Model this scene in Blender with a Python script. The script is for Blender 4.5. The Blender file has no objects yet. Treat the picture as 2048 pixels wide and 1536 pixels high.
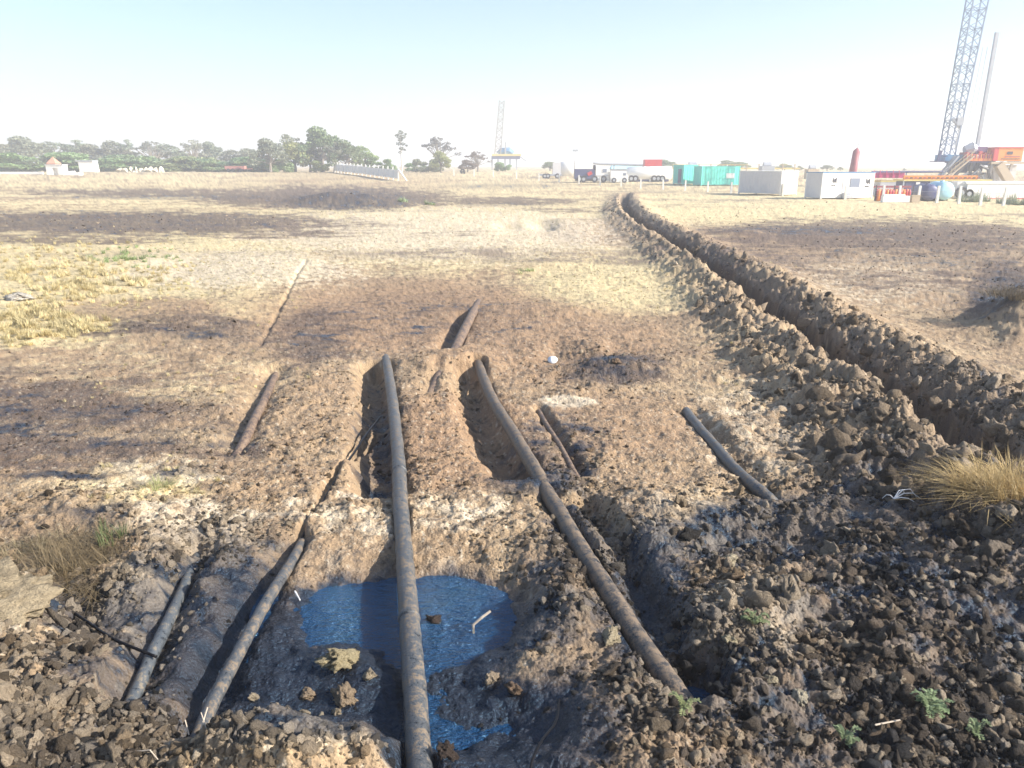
import bpy, math, random
import numpy as np
from mathutils import Vector, Matrix, Euler

C = bpy.context.scene.collection
rng = np.random.default_rng(7)
random.seed(7)

# ------------------------------------------------------------------ camera
CAM_H = 3.2
F_PX = 1700.0            # focal length in pixels of the 2048 wide photograph
CX, CY = 1024.0, 887.0   # optical centre (the photo continues under its title strip)
PITCH = math.atan((CY - 330.0) / F_PX)
cd = bpy.data.cameras.new('camera')
cam = bpy.data.objects.new('camera', cd)
C.objects.link(cam)
cam.location = (0, 0, CAM_H)
cam.rotation_euler = (math.pi / 2 - PITCH, 0, 0)
cd.sensor_fit = 'HORIZONTAL'
cd.sensor_width = 36.0
cd.lens = 36.0 * F_PX / 2048.0
cd.shift_y = (CY - 768.0) / 2048.0
cd.clip_start = 0.05
cd.clip_end = 6000
bpy.context.scene.camera = cam

# ------------------------------------------------------------------ light
SUN_EL = math.radians(30)
SUN_AZ = math.radians(-14)      # measured from +X towards +Y
W = bpy.data.worlds.new('World')
bpy.context.scene.world = W
W.use_nodes = True
nt = W.node_tree
nt.nodes.clear()
sky = nt.nodes.new('ShaderNodeTexSky')
sky.sky_type = 'NISHITA'
sky.sun_disc = False
sky.sun_elevation = SUN_EL
sky.sun_rotation = math.pi / 2 - SUN_AZ
sky.air_density = 1.0
sky.dust_density = 1.1
sky.ozone_density = 2.5
bg = nt.nodes.new('ShaderNodeBackground')
bg.inputs['Strength'].default_value = 0.105
wo = nt.nodes.new('ShaderNodeOutputWorld')
nt.links.new(sky.outputs[0], bg.inputs[0])
nt.links.new(bg.outputs[0], wo.inputs[0])
sd = bpy.data.lights.new('sun', 'SUN')
sd.energy = 5.0
sd.angle = math.radians(0.5)
sd.color = (1.0, 0.93, 0.82)
so = bpy.data.objects.new('sun', sd)
C.objects.link(so)
sv = Vector((math.cos(SUN_EL) * math.cos(SUN_AZ), math.cos(SUN_EL) * math.sin(SUN_AZ), math.sin(SUN_EL)))
so.rotation_euler = sv.to_track_quat('Z', 'Y').to_euler()
so.location = (20, 0, 40)
vs = bpy.context.scene.view_settings
vs.view_transform = 'Standard'
vs.look = 'None'
vs.gamma = 1
vs.use_curve_mapping = False
vs.exposure = 1.12
cy = bpy.context.scene.cycles
cy.max_bounces = 6
cy.volume_bounces = 1

# ------------------------------------------------------------------ pixel <-> place
ct, st = math.cos(PITCH), math.sin(PITCH)

def ray(px, py):
    u = (px - CX) / F_PX
    v = -(py - CY) / F_PX
    return (u, ct + v * st, -st + v * ct)

def at(px, py, z=0.0):
    d = ray(px, py)
    t = (CAM_H - z) / (-d[2])
    return Vector((d[0] * t, d[1] * t, z))

def pt(px, py, Y):
    d = ray(px, py)
    t = Y / d[1]
    return Vector((d[0] * t, Y, CAM_H + d[2] * t))

def proj(x, y, z=0.0):
    zz = z - CAM_H
    dep = y * ct - zz * st
    up = y * st + zz * ct
    dep = np.maximum(dep, 0.3)
    return CX + F_PX * x / dep, CY - F_PX * up / dep

# ------------------------------------------------------------------ noise
_perm = np.random.default_rng(3).permutation(4096).astype(np.int64)
_ga = np.random.default_rng(4).uniform(0, 2 * np.pi, 4096)
_gx, _gy = np.cos(_ga).astype(np.float32), np.sin(_ga).astype(np.float32)

def _h(ix, iy, seed):
    return _perm[(_perm[(ix + seed * 131) & 4095] + iy) & 4095]

def perlin(x, y, seed=0):
    ix = np.floor(x).astype(np.int64); iy = np.floor(y).astype(np.int64)
    fx = (x - ix).astype(np.float32); fy = (y - iy).astype(np.float32)
    u = fx * fx * fx * (fx * (fx * 6 - 15) + 10); v = fy * fy * fy * (fy * (fy * 6 - 15) + 10)
    def g(a, b):
        h = _h(ix + a, iy + b, seed)
        return _gx[h] * (fx - a) + _gy[h] * (fy - b)
    a = g(0, 0); b = g(1, 0); c = g(0, 1); d = g(1, 1)
    return ((a + u * (b - a)) * (1 - v) + (c + u * (d - c)) * v) * 1.5

def fbm(x, y, scale, octs=4, seed=0, gain=0.5):
    s = 0; a = 1.0; f = 1.0 / scale; t = 0
    for o in range(octs):
        s = s + a * perlin(x * f + 17.3 * o, y * f - 9.1 * o, seed + o * 7)
        t += a; a *= gain; f *= 2.03
    return s / t

def lumps(x, y, cell, seed):
    """height 0..1 of packed rounded clods, one per cell"""
    X = x / cell; Y = y / cell
    ix = np.floor(X).astype(np.int64); iy = np.floor(Y).astype(np.int64)
    best = np.zeros(X.shape, np.float32)
    for a in (-1, 0, 1):
        for b in (-1, 0, 1):
            h = _h(ix + a, iy + b, seed)
            ox = ((h * 37) & 1023) / 1023.0; oy = ((h * 91) & 1023) / 1023.0
            r = 0.32 + 0.55 * (((h * 53) & 1023) / 1023.0) ** 2
            dx = X - (ix + a + ox); dy = Y - (iy + b + oy)
            v = 1 - (dx * dx + dy * dy) / (r * r)
            v = np.sqrt(np.maximum(v, 0)) * r
            best = np.maximum(best, v)
    return best

def sstep(a, b, x):
    t = np.clip((x - a) / (b - a), 0, 1)
    return t * t * (3 - 2 * t)

# ------------------------------------------------------------------ survey of the field, read off the photograph
# ellipses on the level ground: centre, half-axes, strength
STAIN_SHADE = [(800, 1240, 300, 125, 1.1), (640, 1330, 300, 110, 1.0), (620, 1450, 330, 90, 1.1), (980, 1470, 300, 130, 1.15), (1160, 1180, 130, 190, .72),
         (1290, 1240, 130, 230, .85), (1530, 1085, 190, 75, .95), (1770, 1060, 330, 130, .85), (1850, 1230, 340, 210, .9),
         (1780, 1450, 460, 150, .85), (1420, 1370, 170, 110, .95), (1150, 1420, 180, 120, .7), (520, 1110, 130, 80, .6), (150, 1230, 180, 60, .85),
         (440, 1250, 170, 190, 1.05), (250, 1360, 200, 90, .75), (150, 1480, 260, 110, .6), (1250, 1500, 300, 90, .6), (630, 690, 60, 40, .5), (760, 860, 60, 130, .55),  # last ellipse paints the ditch shadow left of the central pipe
         (460, 880, 90, 80, .4), (90, 860, 330, 90, .4), (120, 955, 150, 9, .7), (1050, 960, 90, 40, .7),
         (1950, 850, 260, 110, .42), (1650, 900, 140, 120, .40), (1120, 900, 110, 90, .45), (700, 402, 150, 22, .62), (350, 395, 300, 6, .45), (1000, 410, 130, 5, .4), (1600, 462, 260, 12, .5), (1900, 520, 200, 18, .45), (2010, 600, 70, 60, .75), (250, 445, 420, 30, .40),
         (1000, 377, 150, 4, .45), (400, 672, 110, 14, .55), (460, 655, 60, 10, .45), (150, 1080, 170, 70, .5), (1500, 560, 120, 90, .25), (1900, 500, 300, 50, .32),
         (860, 640, 260, 60, .35), (1220, 740, 150, 40, .5), (370, 950, 70, 12, .6), (1900, 600, 90, 20, .35)]  # last ellipse paints the cast shadow of the right-edge bush
STRAW = [(150, 560, 300, 90, 1.0), (430, 520, 260, 75, .8), (900, 480, 420, 70, .7), (1260, 560, 230, 70, .8), (1700, 420, 420, 26, 1.0),
         (60, 650, 200, 45, 1.0), (500, 600, 120, 60, .5), (1500, 700, 140, 80, .25), (300, 760, 300, 60, .25), (300, 970, 150, 60, .45)]
RED = [(820, 640, 360, 80, .9), (1080, 690, 330, 90, .8), (920, 880, 190, 110, 1.0), (650, 830, 200, 120, .5), (1220, 860, 240, 90, .7),
       (1190, 465, 130, 30, .9), (260, 620, 190, 28, .9), (560, 470, 140, 18, .5), (960, 410, 200, 10, .5), (1450, 500, 200, 60, .4), (700, 380, 250, 40, .5),
       (1300, 960, 180, 40, .5), (640, 1280, 130, 110, .35), (700, 960, 300, 60, .5), (1050, 540, 160, 30, .3)]
BROWN = [(250, 447, 430, 24, 1.0), (660, 398, 260, 20, 1.1), (330, 388, 300, 7, .8), (1010, 402, 150, 8, .9), (1760, 472, 360, 36, .9), (1500, 520, 150, 50, .5), (90, 850, 330, 110, .75), (330, 840, 160, 90, .45), (500, 466, 260, 14, .6), (330, 662, 220, 24, .7), (620, 680, 100, 60, .6), (1210, 740, 130, 30, .8), (2010, 590, 80, 70, 1.1), (760, 640, 200, 30, .4), (1090, 925, 120, 60, .5), (480, 900, 120, 70, .4), (900, 470, 120, 8, .3), (1150, 420, 120, 8, .5), (120, 480, 260, 12, .7), (1350, 480, 130, 30, .4), (1850, 560, 220, 30, .5)]
PALE = [(930, 1030, 170, 42, .6), (680, 1030, 160, 50, .6), (400, 1060, 150, 65, .85), (300, 1210, 110, 100, .9), (1130, 806, 50, 12, 1.2), (1370, 1060, 170, 75, .6),
        (1490, 1260, 150, 75, .85), (620, 1510, 220, 60, .8), (90, 1450, 200, 110, .5), (20, 1250, 100, 90, 1.0), (1560, 860, 200, 110, .5),
        (900, 470, 450, 60, .8), (480, 540, 260, 45, .8), (1640, 1250, 90, 60, .4), (1750, 560, 230, 60, .5), (1320, 1430, 130, 100, .45), (800, 1110, 170, 30, .4), (300, 950, 140, 40, .6)]
ROUGH = [(250, 447, 420, 20, .55), (330, 662, 200, 20, .6), (2020, 600, 80, 80, 1.0), (1330, 1060, 220, 80, .8), (1500, 1260, 200, 110, 1.0), (1800, 1100, 400, 200, 1.0), (1800, 1400, 500, 220, 1.0), (1350, 1430, 260, 150, 1.0), (1130, 1180, 120, 150, .9),
         (80, 1420, 330, 200, 1.0), (590, 1510, 260, 75, 1.0), (330, 1130, 220, 130, .9), (650, 1020, 200, 60, .6), (650, 860, 160, 160, .45), (100, 1100, 220, 120, .7), (900, 760, 120, 60, .5),
         (950, 1020, 200, 50, .45), (1200, 740, 170, 60, .6), (700, 400, 240, 26, .8), (1900, 510, 300, 60, .6), (1850, 900, 300, 120, 1.0), (1650, 850, 170, 120, .9), (860, 900, 200, 130, .3),
         (480, 900, 180, 110, .4), (2000, 600, 100, 70, .7), (1560, 430, 300, 40, .35), (1650, 980, 230, 80, .8), (1150, 930, 100, 80, .5), (900, 1330, 60, 30, .0)]
DIP = [(845, 1188, 218, 74, .29), (800, 1290, 300, 120, .05), (880, 1320, 100, 60, .10), (740, 1410, 260, 60, .075), (980, 1440, 140, 60, .075), (560, 1335, 90, 80, .03), (900, 1460, 200, 60, .06), (890, 900, 90, 90, .05), (1392, 1368, 45, 45, .24), (1530, 1090, 110, 35, .12), (200, 1225, 110, 40, .10),
       (1020, 452, 26, 8, .25), (1082, 450, 26, 9, .35), (560, 1300, 120, 150, .06), (1900, 606, 70, 12, .15), (440, 1320, 60, 120, .06), (1140, 705, 40, 18, .10), (150, 1090, 150, 60, .05)]
MOUND = [(1085, 972, 34, 16, .07), (1490, 1250, 130, 70, .17), (590, 1530, 210, 65, .26), (50, 1440, 220, 130, .16), (1340, 1450, 170, 100, .11), (1930, 1230, 280, 140, .20), (1320, 1050, 170, 55, .10),
         (20, 1250, 100, 70, .20), (320, 1150, 110, 100, .10), (2060, 640, 75, 36, .65), (190, 1030, 120, 40, .10), (1700, 1060, 160, 50, .10), (1130, 1210, 80, 110, .12), (400, 640, 130, 26, .12),
         (700, 402, 70, 6, .55), (640, 404, 60, 5, .35), (760, 408, 50, 5, .3), (900, 725, 90, 22, .12), (1480, 470, 50, 6, .2), (230, 672, 160, 16, .10), (1110, 620, 110, 14, .10),
         (1500, 880, 90, 40, .05), (860, 500, 300, 24, .08), (520, 560, 90, 40, .12), (1170, 700, 40, 16, .10), (1240, 740, 70, 16, .12)]
LINES = [  # ditches beside the pipes: points, half width, depth
    ([(748, 742), (751, 800), (755, 880), (764, 985)], .25, .34), ([(934, 750), (958, 830), (1000, 915), (1030, 950)], .25, .30),
    ([(590, 1095), (530, 1180), (465, 1290), (395, 1450)], .13, .12), ([(400, 1110), (350, 1230), (275, 1400)], .14, .13),
    ([(1170, 1020), (1250, 1120), (1330, 1270), (1400, 1400)], .14, .20), ([(612, 530), (575, 600), (520, 705)], .05, .05), ([(550, 750), (510, 830), (460, 915)], .22, .10),
    ([(752, 845), (690, 930), (600, 1085)], .035, .09), ([(1080, 830), (1165, 965)], .09, .10), ([(930, 640), (885, 715)], .2, .16), ([(1385, 840), (1525, 1000)], .16, .09),
    ([(1100, 1010), (1140, 1090), (1200, 1200)], .13, .12), ([(1500, 590), (1500, 590)], .01, 0), ([(880, 740), (855, 800)], .1, .06)]
CREST = [(1243, 383), (1238, 398), (1246, 420), (1278, 447), (1330, 478), (1385, 512), (1440, 552), (1500, 600), (1570, 648), (1640, 705), (1700, 742), (1790, 802), (1870, 855), (1950, 905), (2060, 965), (2300, 1090)]

def ellipses(L, s, t):
    m = np.zeros(s.shape, np.float32)
    for cx, cyy, rx, ry, k in L:
        d2 = ((s - cx) / rx) ** 2 + ((t - cyy) / ry) ** 2
        m = np.maximum(m, k * np.exp(-0.7 * d2 * d2))
    return m

def ell_sum(L, s, t):
    m = np.zeros(s.shape, np.float32)
    for cx, cyy, rx, ry, k in L:
        d2 = ((s - cx) / rx) ** 2 + ((t - cyy) / ry) ** 2
        m += k * np.exp(-0.7 * d2 ** 1.5)
    return m

def seg_dist(x, y, P):
    """unsigned distance, signed side (right of travel positive), arc length"""
    best = np.full(x.shape, 1e9, np.float32); sg = np.zeros(x.shape, np.float32); arc = np.zeros(x.shape, np.float32); L = 0
    for (x0, y0), (x1, y1) in zip(P[:-1], P[1:]):
        dx, dy = x1 - x0, y1 - y0
        l2 = dx * dx + dy * dy + 1e-9
        u = np.clip(((x - x0) * dx + (y - y0) * dy) / l2, 0, 1)
        ex, ey = x - (x0 + u * dx), y - (y0 + u * dy)
        d = np.sqrt(ex * ex + ey * ey)
        c = (dy * (x - x0) - dx * (y - y0))
        m = d < best
        best = np.where(m, d, best); sg = np.where(m, np.sign(c), sg); arc = np.where(m, L + u * math.sqrt(l2), arc)
        L += math.sqrt(l2)
    return best, sg, arc

def smooth_path(P, n=6):
    P = [Vector(p) for p in P]; out = []
    Q = [P[0] * 2 - P[1]] + P + [P[-1] * 2 - P[-2]]
    for i in range(1, len(Q) - 2):
        for k in range(n):
            u = k / n
            p0, p1, p2, p3 = Q[i - 1], Q[i], Q[i + 1], Q[i + 2]
            out.append(0.5 * ((2 * p1) + (p2 - p0) * u + (2 * p0 - 5 * p1 + 4 * p2 - p3) * u * u + (3 * p1 - p0 - 3 * p2 + p3) * u ** 3))
    out.append(P[-1])
    return out

cw = [at(a, b, 0.36) for a, b in CREST]
cw = smooth_path([(p.x, p.y, 0) for p in cw], 4)
# run from near to far so that 'right of travel' is +x; shift 0.5 m right of the crest
cw = [(p.x, p.y) for p in cw][::-1]
TR = []
for i in range(len(cw)):
    a = cw[max(i - 1, 0)]; b = cw[min(i + 1, len(cw) - 1)]
    dx, dy = b[0] - a[0], b[1] - a[1]; l = math.hypot(dx, dy)
    TR.append((cw[i][0] + dy / l * 0.5, cw[i][1] - dx / l * 0.5))
LW = []
for pts_, hw, dep in LINES:
    if dep > 0:
        LW.append(([(at(a, b, -0.1).x, at(a, b, -0.1).y) for a, b in pts_], hw, dep))

CARVE = []
for pts_, r_ in [([(774, 728, -.02), (786, 810, .02), (797, 920, .02), (801, 1010, .01), (809, 1110, -.02), (817, 1220, -.03), (827, 1350, -.04), (836, 1480, -.05), (843, 1600, -.05)], .077),
                 ([(957, 730, -.03), (985, 800, .0), (1030, 872, .02), (1074, 940, .0)], .08), ([(1120, 1030, -.01), (1175, 1120, 0), (1235, 1215, 0), (1300, 1315, -.01), (1358, 1398, -.03)], .08),
                 ([(595, 1105, -.07), (545, 1185, -.04), (485, 1290, -.05), (432, 1395, -.06), (388, 1490, -.09)], .052), ([(372, 1165, -.07), (322, 1275, -.05), (285, 1352, -.07), (260, 1420, -.1)], .055),
                 ([(530, 795, -.06), (515, 828, -.03), (495, 870, -.04)], .07), ([(946, 625, .02), (928, 662, .02), (910, 702, -.05)], .095), ([(1380, 832, -.03), (1418, 880, .0), (1470, 938, .01), (1526, 988, -.01)], .066)]:
    CARVE.append(([tuple(at(a, b, z)) for a, b, z in pts_], r_))

def trench(x, y):
    """returns height change, bank mask"""
    d, sg, arc = seg_dist(x, y, TR)
    s = d * np.where(sg == 0, 1, sg)
    s = s + 0.13 * fbm(x, y, .9, 3, 61)
    var = 1 + 0.35 * fbm(arc, arc * 0, 1.7, 3, 77)
    end = np.ones_like(x)
    lb = np.exp(-((s + .66) / .30) ** 2) * .27 + np.exp(-((s + 1.15) / .55) ** 2) * .20
    rb = np.exp(-((s - 1.0) / .5) ** 2) * .27 + np.exp(-((s - 1.6) / .7) ** 2) * .16
    cut = -0.75 * (1 - sstep(.24, .40, np.abs(s)))
    hmod = np.where(s < 0, lb, rb) * var
    lb = lb; mask = np.clip(np.exp(-((np.abs(s + .1) - .2) / 1.5) ** 4), 0, 1)
    far = sstep(95, 60, y)
    return (hmod + cut) * (.55 + .45 * far), mask * (d < 5)

def far_rise(x, y):
    r = np.sqrt(x * x + y * y)
    return 1.7 * sstep(95, 215, r)

def fields(x, y, detail=True):
    x = np.asarray(x, np.float64); y = np.asarray(y, np.float64)
    r = np.sqrt(x * x + y * y)
    xw = x + .16 * fbm(x, y, .8, 3, 5) + .10 * fbm(x, y, .25, 2, 8)
    yw = y + .16 * fbm(x, y, .8, 3, 6) + .10 * fbm(x, y, .25, 2, 9)
    s, t = proj(xw, yw)
    front = (y > 0.5)
    s = np.where(front, s, -9999)
    rough = ellipses(ROUGH, s, t)
    z = far_rise(x, y) + 0.05 * fbm(x, y, 3.0, 3, 1) * np.clip((r - 5) / 6, .12, 2.2)
    z = z - ell_sum(DIP, s, t) + ell_sum(MOUND, s, t)
    for P, hw, dep in LW:
        d, sg, arc = seg_dist(x, y, P)
        z = z - dep * np.exp(-(np.maximum(d + .05 * fbm(x, y, .3, 2, 12), 0) / hw) ** 2.6)
    th, tm = trench(x, y)
    z = z + th
    rough = np.maximum(rough, tm)
    wetlow = ellipses([(830, 1240, 250, 130, 1), (600, 1350, 330, 130, .95), (900, 1440, 330, 120, .95), (520, 1230, 110, 130, .8), (1300, 1230, 50, 150, .6), (1385, 1372, 42, 42, 1)], s, t)
    rough = rough * (1 - .85 * wetlow)
    z = z + wetlow * (.045 * fbm(x, y, .45, 3, 201) + .022 * fbm(x, y, .12, 3, 203))
    # small relief
    big = fbm(x, y, .55, 4, 21)
    z = z + big * (.022 + .045 * rough)
    l1 = lumps(x + .05 * fbm(x, y, .1, 2, 31), y, .26, 41)
    l2 = lumps(x, y + .03 * fbm(x, y, .07, 2, 33), .11, 43)
    l3 = lumps(x, y, .05, 47)
    nearf = sstep(26, 8, r)
    z = z + rough * (.050 * l1 * sstep(-.05, .35, big + .1) + .034 * l2 * sstep(-.3, .3, big + .1) + .022 * l3 * nearf)
    fine = fbm(x, y, .09, 4, 51, .6)
    z = z + fine * (.020 + .014 * rough) + (1 - rough) * (1 - wetlow) * (.055 * np.maximum(fbm(x, y, .34, 4, 55, .6), -.1) + .035 * np.abs(fbm(x, y * .7, .8, 3, 57))) + .012 * (1 - wetlow) * l2 * (1 - rough)
    z = z + tm * (1 - .45 * sstep(18, 45, r)) * sstep(.32, .5, seg_dist(x, y, TR)[0]) * (.11 * l1 + .06 * l2 + .10 * np.maximum(big, -.4))
    for P, rr_ in CARVE:
        Px = [(p[0], p[1]) for p in P]
        near = (np.abs(x - np.mean([p[0] for p in Px])) < 6) & (y > 2.5) & (y < 18)
        if not near.any(): continue
        xs, ys = x[near], y[near]
        best = np.full(xs.shape, 9.0); pz = np.zeros(xs.shape)
        for (x0, y0, z0), (x1, y1, z1) in zip(P[:-1], P[1:]):
            ddx, ddy = x1 - x0, y1 - y0; u = np.clip(((xs - x0) * ddx + (ys - y0) * ddy) / (ddx * ddx + ddy * ddy), 0, 1)
            d = np.hypot(xs - x0 - u * ddx, ys - y0 - u * ddy); m = d < best
            best = np.where(m, d, best); pz = np.where(m, z0 + u * (z1 - z0), pz)
        lim = pz - rr_ * .2 + 1.6 * np.maximum(best - rr_ * 1.05, 0)
        zs = z[near]; z[near] = np.where(best < rr_ * 3.2, np.minimum(zs, np.maximum(lim, zs - .25)), zs)
    return z, s, t, rough, tm, l1, l2, wetlow

def ground_z(x, y):
    return fields(np.atleast_1d(x), np.atleast_1d(y))[0]

def mixc(a, b, m):
    return a + (np.asarray(b, np.float32) - a) * m[..., None]

def albedo(x, y, F):
    z, s, t, rough, tm, l1, l2, wetlow = F
    r = np.sqrt(x * x + y * y)
    n1 = fbm(x, y, 1.6, 4, 101); n2 = fbm(x, y, .35, 4, 111, .6); n3 = fbm(x, y, .07, 3, 121, .7)
    nb = fbm(x * .35, y, 5.0, 4, 131)
    col = np.zeros(x.shape + (3,), np.float32) + np.array((.31, .215, .125), np.float32)
    col = mixc(col, (.40, .295, .175), sstep(-.3, .5, n1 + .5 * n2))
    straw = np.clip(ellipses(STRAW, s, t) + sstep(36, 62, r) * (.55 + .5 * nb), 0, 1.2)
    col = mixc(col, (.60, .49, .27), np.clip(sstep(.15, .75, straw + .55 * n2 + .3 * n1), 0, 1) * .85)
    red = ellipses(RED, s, t)
    col = mixc(col, (.29, .18, .10), np.clip(sstep(.2, .95, red + .5 * n2 + .35 * n1), 0, 1) * .75)
    pale = ellipses(PALE, s, t)
    col = mixc(col, (.56, .465, .335), np.clip(sstep(.3, .9, pale + .75 * n2 + .3 * n3), 0, 1) * .85)
    # bank soil, with shade of the right inner face and cut painted in
    dT_, sT_, aT_ = seg_dist(x, y, TR)
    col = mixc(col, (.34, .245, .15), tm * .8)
    dug_shade = sstep(1.1, .45, dT_ + .6 * n2) * (.3 + .6 * (sT_ > 0))  # dug soil, darker on the right where the bank's shade is painted
    col = mixc(col, (.17, .125, .085), dug_shade * .7)
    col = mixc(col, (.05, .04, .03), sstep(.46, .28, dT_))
    bmk = ellipses(BROWN, s, t)
    nbr = fbm(x * .5, y, .9, 4, 197, .65)
    col = mixc(col, (.12, .08, .055), np.clip(sstep(.22, .78, bmk + .9 * nbr + .35 * n2), 0, 1) * .85)
    # far disturbed bands
    band = sstep(.12, .42, fbm(x * .22, y, 7.0, 4, 141)) * sstep(16, 30, r) * sstep(150, 90, r)
    col = mixc(col, (.16, .115, .085), band * .75 * sstep(-.3, .2, n2 + n1))
    # grit and litter: dark crumbs, pale straws
    litter = sstep(.20, .45, fbm(x, y * .55, .13, 3, 151, .7)) * sstep(45, 12, r)
    col = mixc(col, (.11, .085, .065), litter * .7)
    chips = sstep(.33, .5, fbm(x, y, .06, 2, 161)) * sstep(30, 8, r)
    col = mixc(col, (.62, .54, .41), chips * .5)
    stain_shade = ellipses(STAIN_SHADE, s, t)
    n4 = fbm(x * .45, y, .5, 4, 191, .6)
    sm = sstep(.40, .86, stain_shade + .55 * n2 + .30 * n1 + .30 * n3 + .6 * n4 * sstep(1.0, .6, stain_shade))
    damp_shade = sstep(.15, .7, stain_shade + .35 * n2)
    col = mixc(col, (.115, .085, .062), damp_shade * .55)
    sm = np.maximum(sm, sstep(.35, .75, wetlow + .3 * n2 + .2 * n1) * sstep(.3, .6, stain_shade))
    # high lumps stay dry and pale
    top = np.clip(sstep(.25, .55, np.maximum(l1, l2 * 1.0)) * rough, 0, 1)
    sm = sm * (1 - .55 * top)
    col = mixc(col, (.009, .015, .026), sm * .96)  # oily wet mud, the blue of the reflected sky painted in
    wet = np.clip(sm * (1 - .5 * top) + wetlow * .8 * sstep(.3, .6, stain_shade), 0, 1)
    col *= np.clip(1 + .34 * n3 + .26 * n2 - .45 * sstep(.1, .45, fbm(x, y * .8, .22, 3, 195, .65)) * sstep(60, 25, r), .2, 2)[..., None]
    return np.clip(col, .008, .75), wet

# ------------------------------------------------------------------ helpers for objects
def tag(o, label=None, cat=None, group=None, kind=None):
    if label: o['label'] = label
    if cat: o['category'] = cat
    if group: o['group'] = group
    if kind: o['kind'] = kind
    return o

def empty(name, loc, rz=0.0):
    o = bpy.data.objects.new(name, None); o.empty_display_size = .3
    C.objects.link(o); o.location = loc; o.rotation_euler = (0, 0, rz)
    return o

class MB:
    def __init__(s): s.v = []; s.f = []
    def add(s, V, Fc):
        n = len(s.v); s.v += [tuple(p) for p in V]; s.f += [tuple(i + n for i in f) for f in Fc]; return s
    def box(s, a, b, M=None):
        (x0, y0, z0), (x1, y1, z1) = a, b
        V = [Vector(p) for p in ((x0, y0, z0), (x1, y0, z0), (x1, y1, z0), (x0, y1, z0), (x0, y0, z1), (x1, y0, z1), (x1, y1, z1), (x0, y1, z1))]
        if M: V = [M @ p for p in V]
        return s.add(V, [(0, 3, 2, 1), (4, 5, 6, 7), (0, 1, 5, 4), (1, 2, 6, 5), (2, 3, 7, 6), (3, 0, 4, 7)])
    def tube(s, P, R, n=8, cap=True, sq=False):
        P = [Vector(p) for p in P]
        if not hasattr(R, '__len__'): R = [R] * len(P)
        V = []; Fc = []
        up = Vector((0, 0, 1))
        for i, p in enumerate(P):
            d = (P[min(i + 1, len(P) - 1)] - P[max(i - 1, 0)]).normalized()
            u = up if abs(d.dot(up)) < .95 else Vector((1, 0, 0))
            a = d.cross(u).normalized(); b = a.cross(d).normalized()
            for k in range(n):
                an = 2 * math.pi * (k + (.5 if sq else 0)) / n
                V.append(p + (a * math.cos(an) + b * math.sin(an)) * R[i])
        for i in range(len(P) - 1):
            for k in range(n):
                k2 = (k + 1) % n
                Fc.append((i * n + k, i * n + k2, (i + 1) * n + k2, (i + 1) * n + k))
        if cap:
            Fc.append(tuple(range(n))[::-1]); Fc.append(tuple((len(P) - 1) * n + k for k in range(n)))
        return s.add(V, Fc)
    def bar(s, a, b, w):
        return s.tube([a, b], w * .7071, 4, True, True)
    def build(s, name, mat, parent=None, smooth=False, loc=None):
        me = bpy.data.meshes.new(name); me.from_pydata([tuple(p) for p in s.v], [], s.f); me.update()
        me.materials.append(mat)
        if smooth: me.polygons.foreach_set('use_smooth', [True] * len(me.polygons))
        o = bpy.data.objects.new(name, me); C.objects.link(o)
        if parent: o.parent = parent
        if loc is not None: o.location = loc
        return o

def np_mesh(name, V, T, mat=None, smooth=False):
    me = bpy.data.meshes.new(name)
    V = np.asarray(V, np.float32); T = np.asarray(T, np.int32); k = T.shape[1]
    me.vertices.add(len(V)); me.vertices.foreach_set('co', V.ravel())
    me.loops.add(T.size); me.loops.foreach_set('vertex_index', T.ravel())
    me.polygons.add(len(T)); me.polygons.foreach_set('loop_start', np.arange(0, T.size, k, dtype=np.int32))
    if smooth: me.polygons.foreach_set('use_smooth', np.ones(len(T), bool))
    me.update(); me.validate()
    if mat: me.materials.append(mat)
    return me

# ------------------------------------------------------------------ materials
def newmat(name):
    m = bpy.data.materials.new(name); m.use_nodes = True
    n = m.node_tree; b = n.nodes['Principled BSDF']
    return m, n, b

def noise_node(n, scale, detail=4, rough=.6, coord='Object', vec=None):
    t = n.nodes.new('ShaderNodeTexNoise'); t.inputs['Scale'].default_value = scale
    t.inputs['Detail'].default_value = detail; t.inputs['Roughness'].default_value = rough
    if vec is None:
        c = n.nodes.new('ShaderNodeTexCoord'); vec = c.outputs[coord]
    n.links.new(vec, t.inputs['Vector'])
    return t

def ramp(n, fac, stops):
    r = n.nodes.new('ShaderNodeValToRGB'); n.links.new(fac, r.inputs[0])
    while len(r.color_ramp.elements) < len(stops): r.color_ramp.elements.new(.5)
    for e, (p, c) in zip(r.color_ramp.elements, stops):
        e.position = p; e.color = (c[0], c[1], c[2], 1) if hasattr(c, '__len__') else (c, c, c, 1)
    return r

def bump(n, b, h, strength, dist):
    bp = n.nodes.new('ShaderNodeBump'); bp.inputs['Strength'].default_value = strength; bp.inputs['Distance'].default_value = dist
    n.links.new(h, bp.inputs['Height']); n.links.new(bp.outputs[0], b.inputs['Normal'])
    return bp

def paint(name, col, rough=.55, var=.25, scale=1.5, dirt=(.30, .25, .19), dirt_amt=.3, metal=0):
    """weathered paint or plain stuff with dusty blotches"""
    m, n, b = newmat(name)
    t = noise_node(n, scale, 6, .65)
    d = tuple(c * (1 - dirt_amt) + q * dirt_amt for c, q in zip(col, dirt))
    lo = tuple(c * (1 - var) for c in col)
    r = ramp(n, t.outputs['Fac'], [(.3, d), (.5, col), (.72, lo)])
    n.links.new(r.outputs[0], b.inputs['Base Color'])
    b.inputs['Roughness'].default_value = rough; b.inputs['Metallic'].default_value = metal
    bump(n, b, t.outputs['Fac'], .15, .02)
    return m

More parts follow.
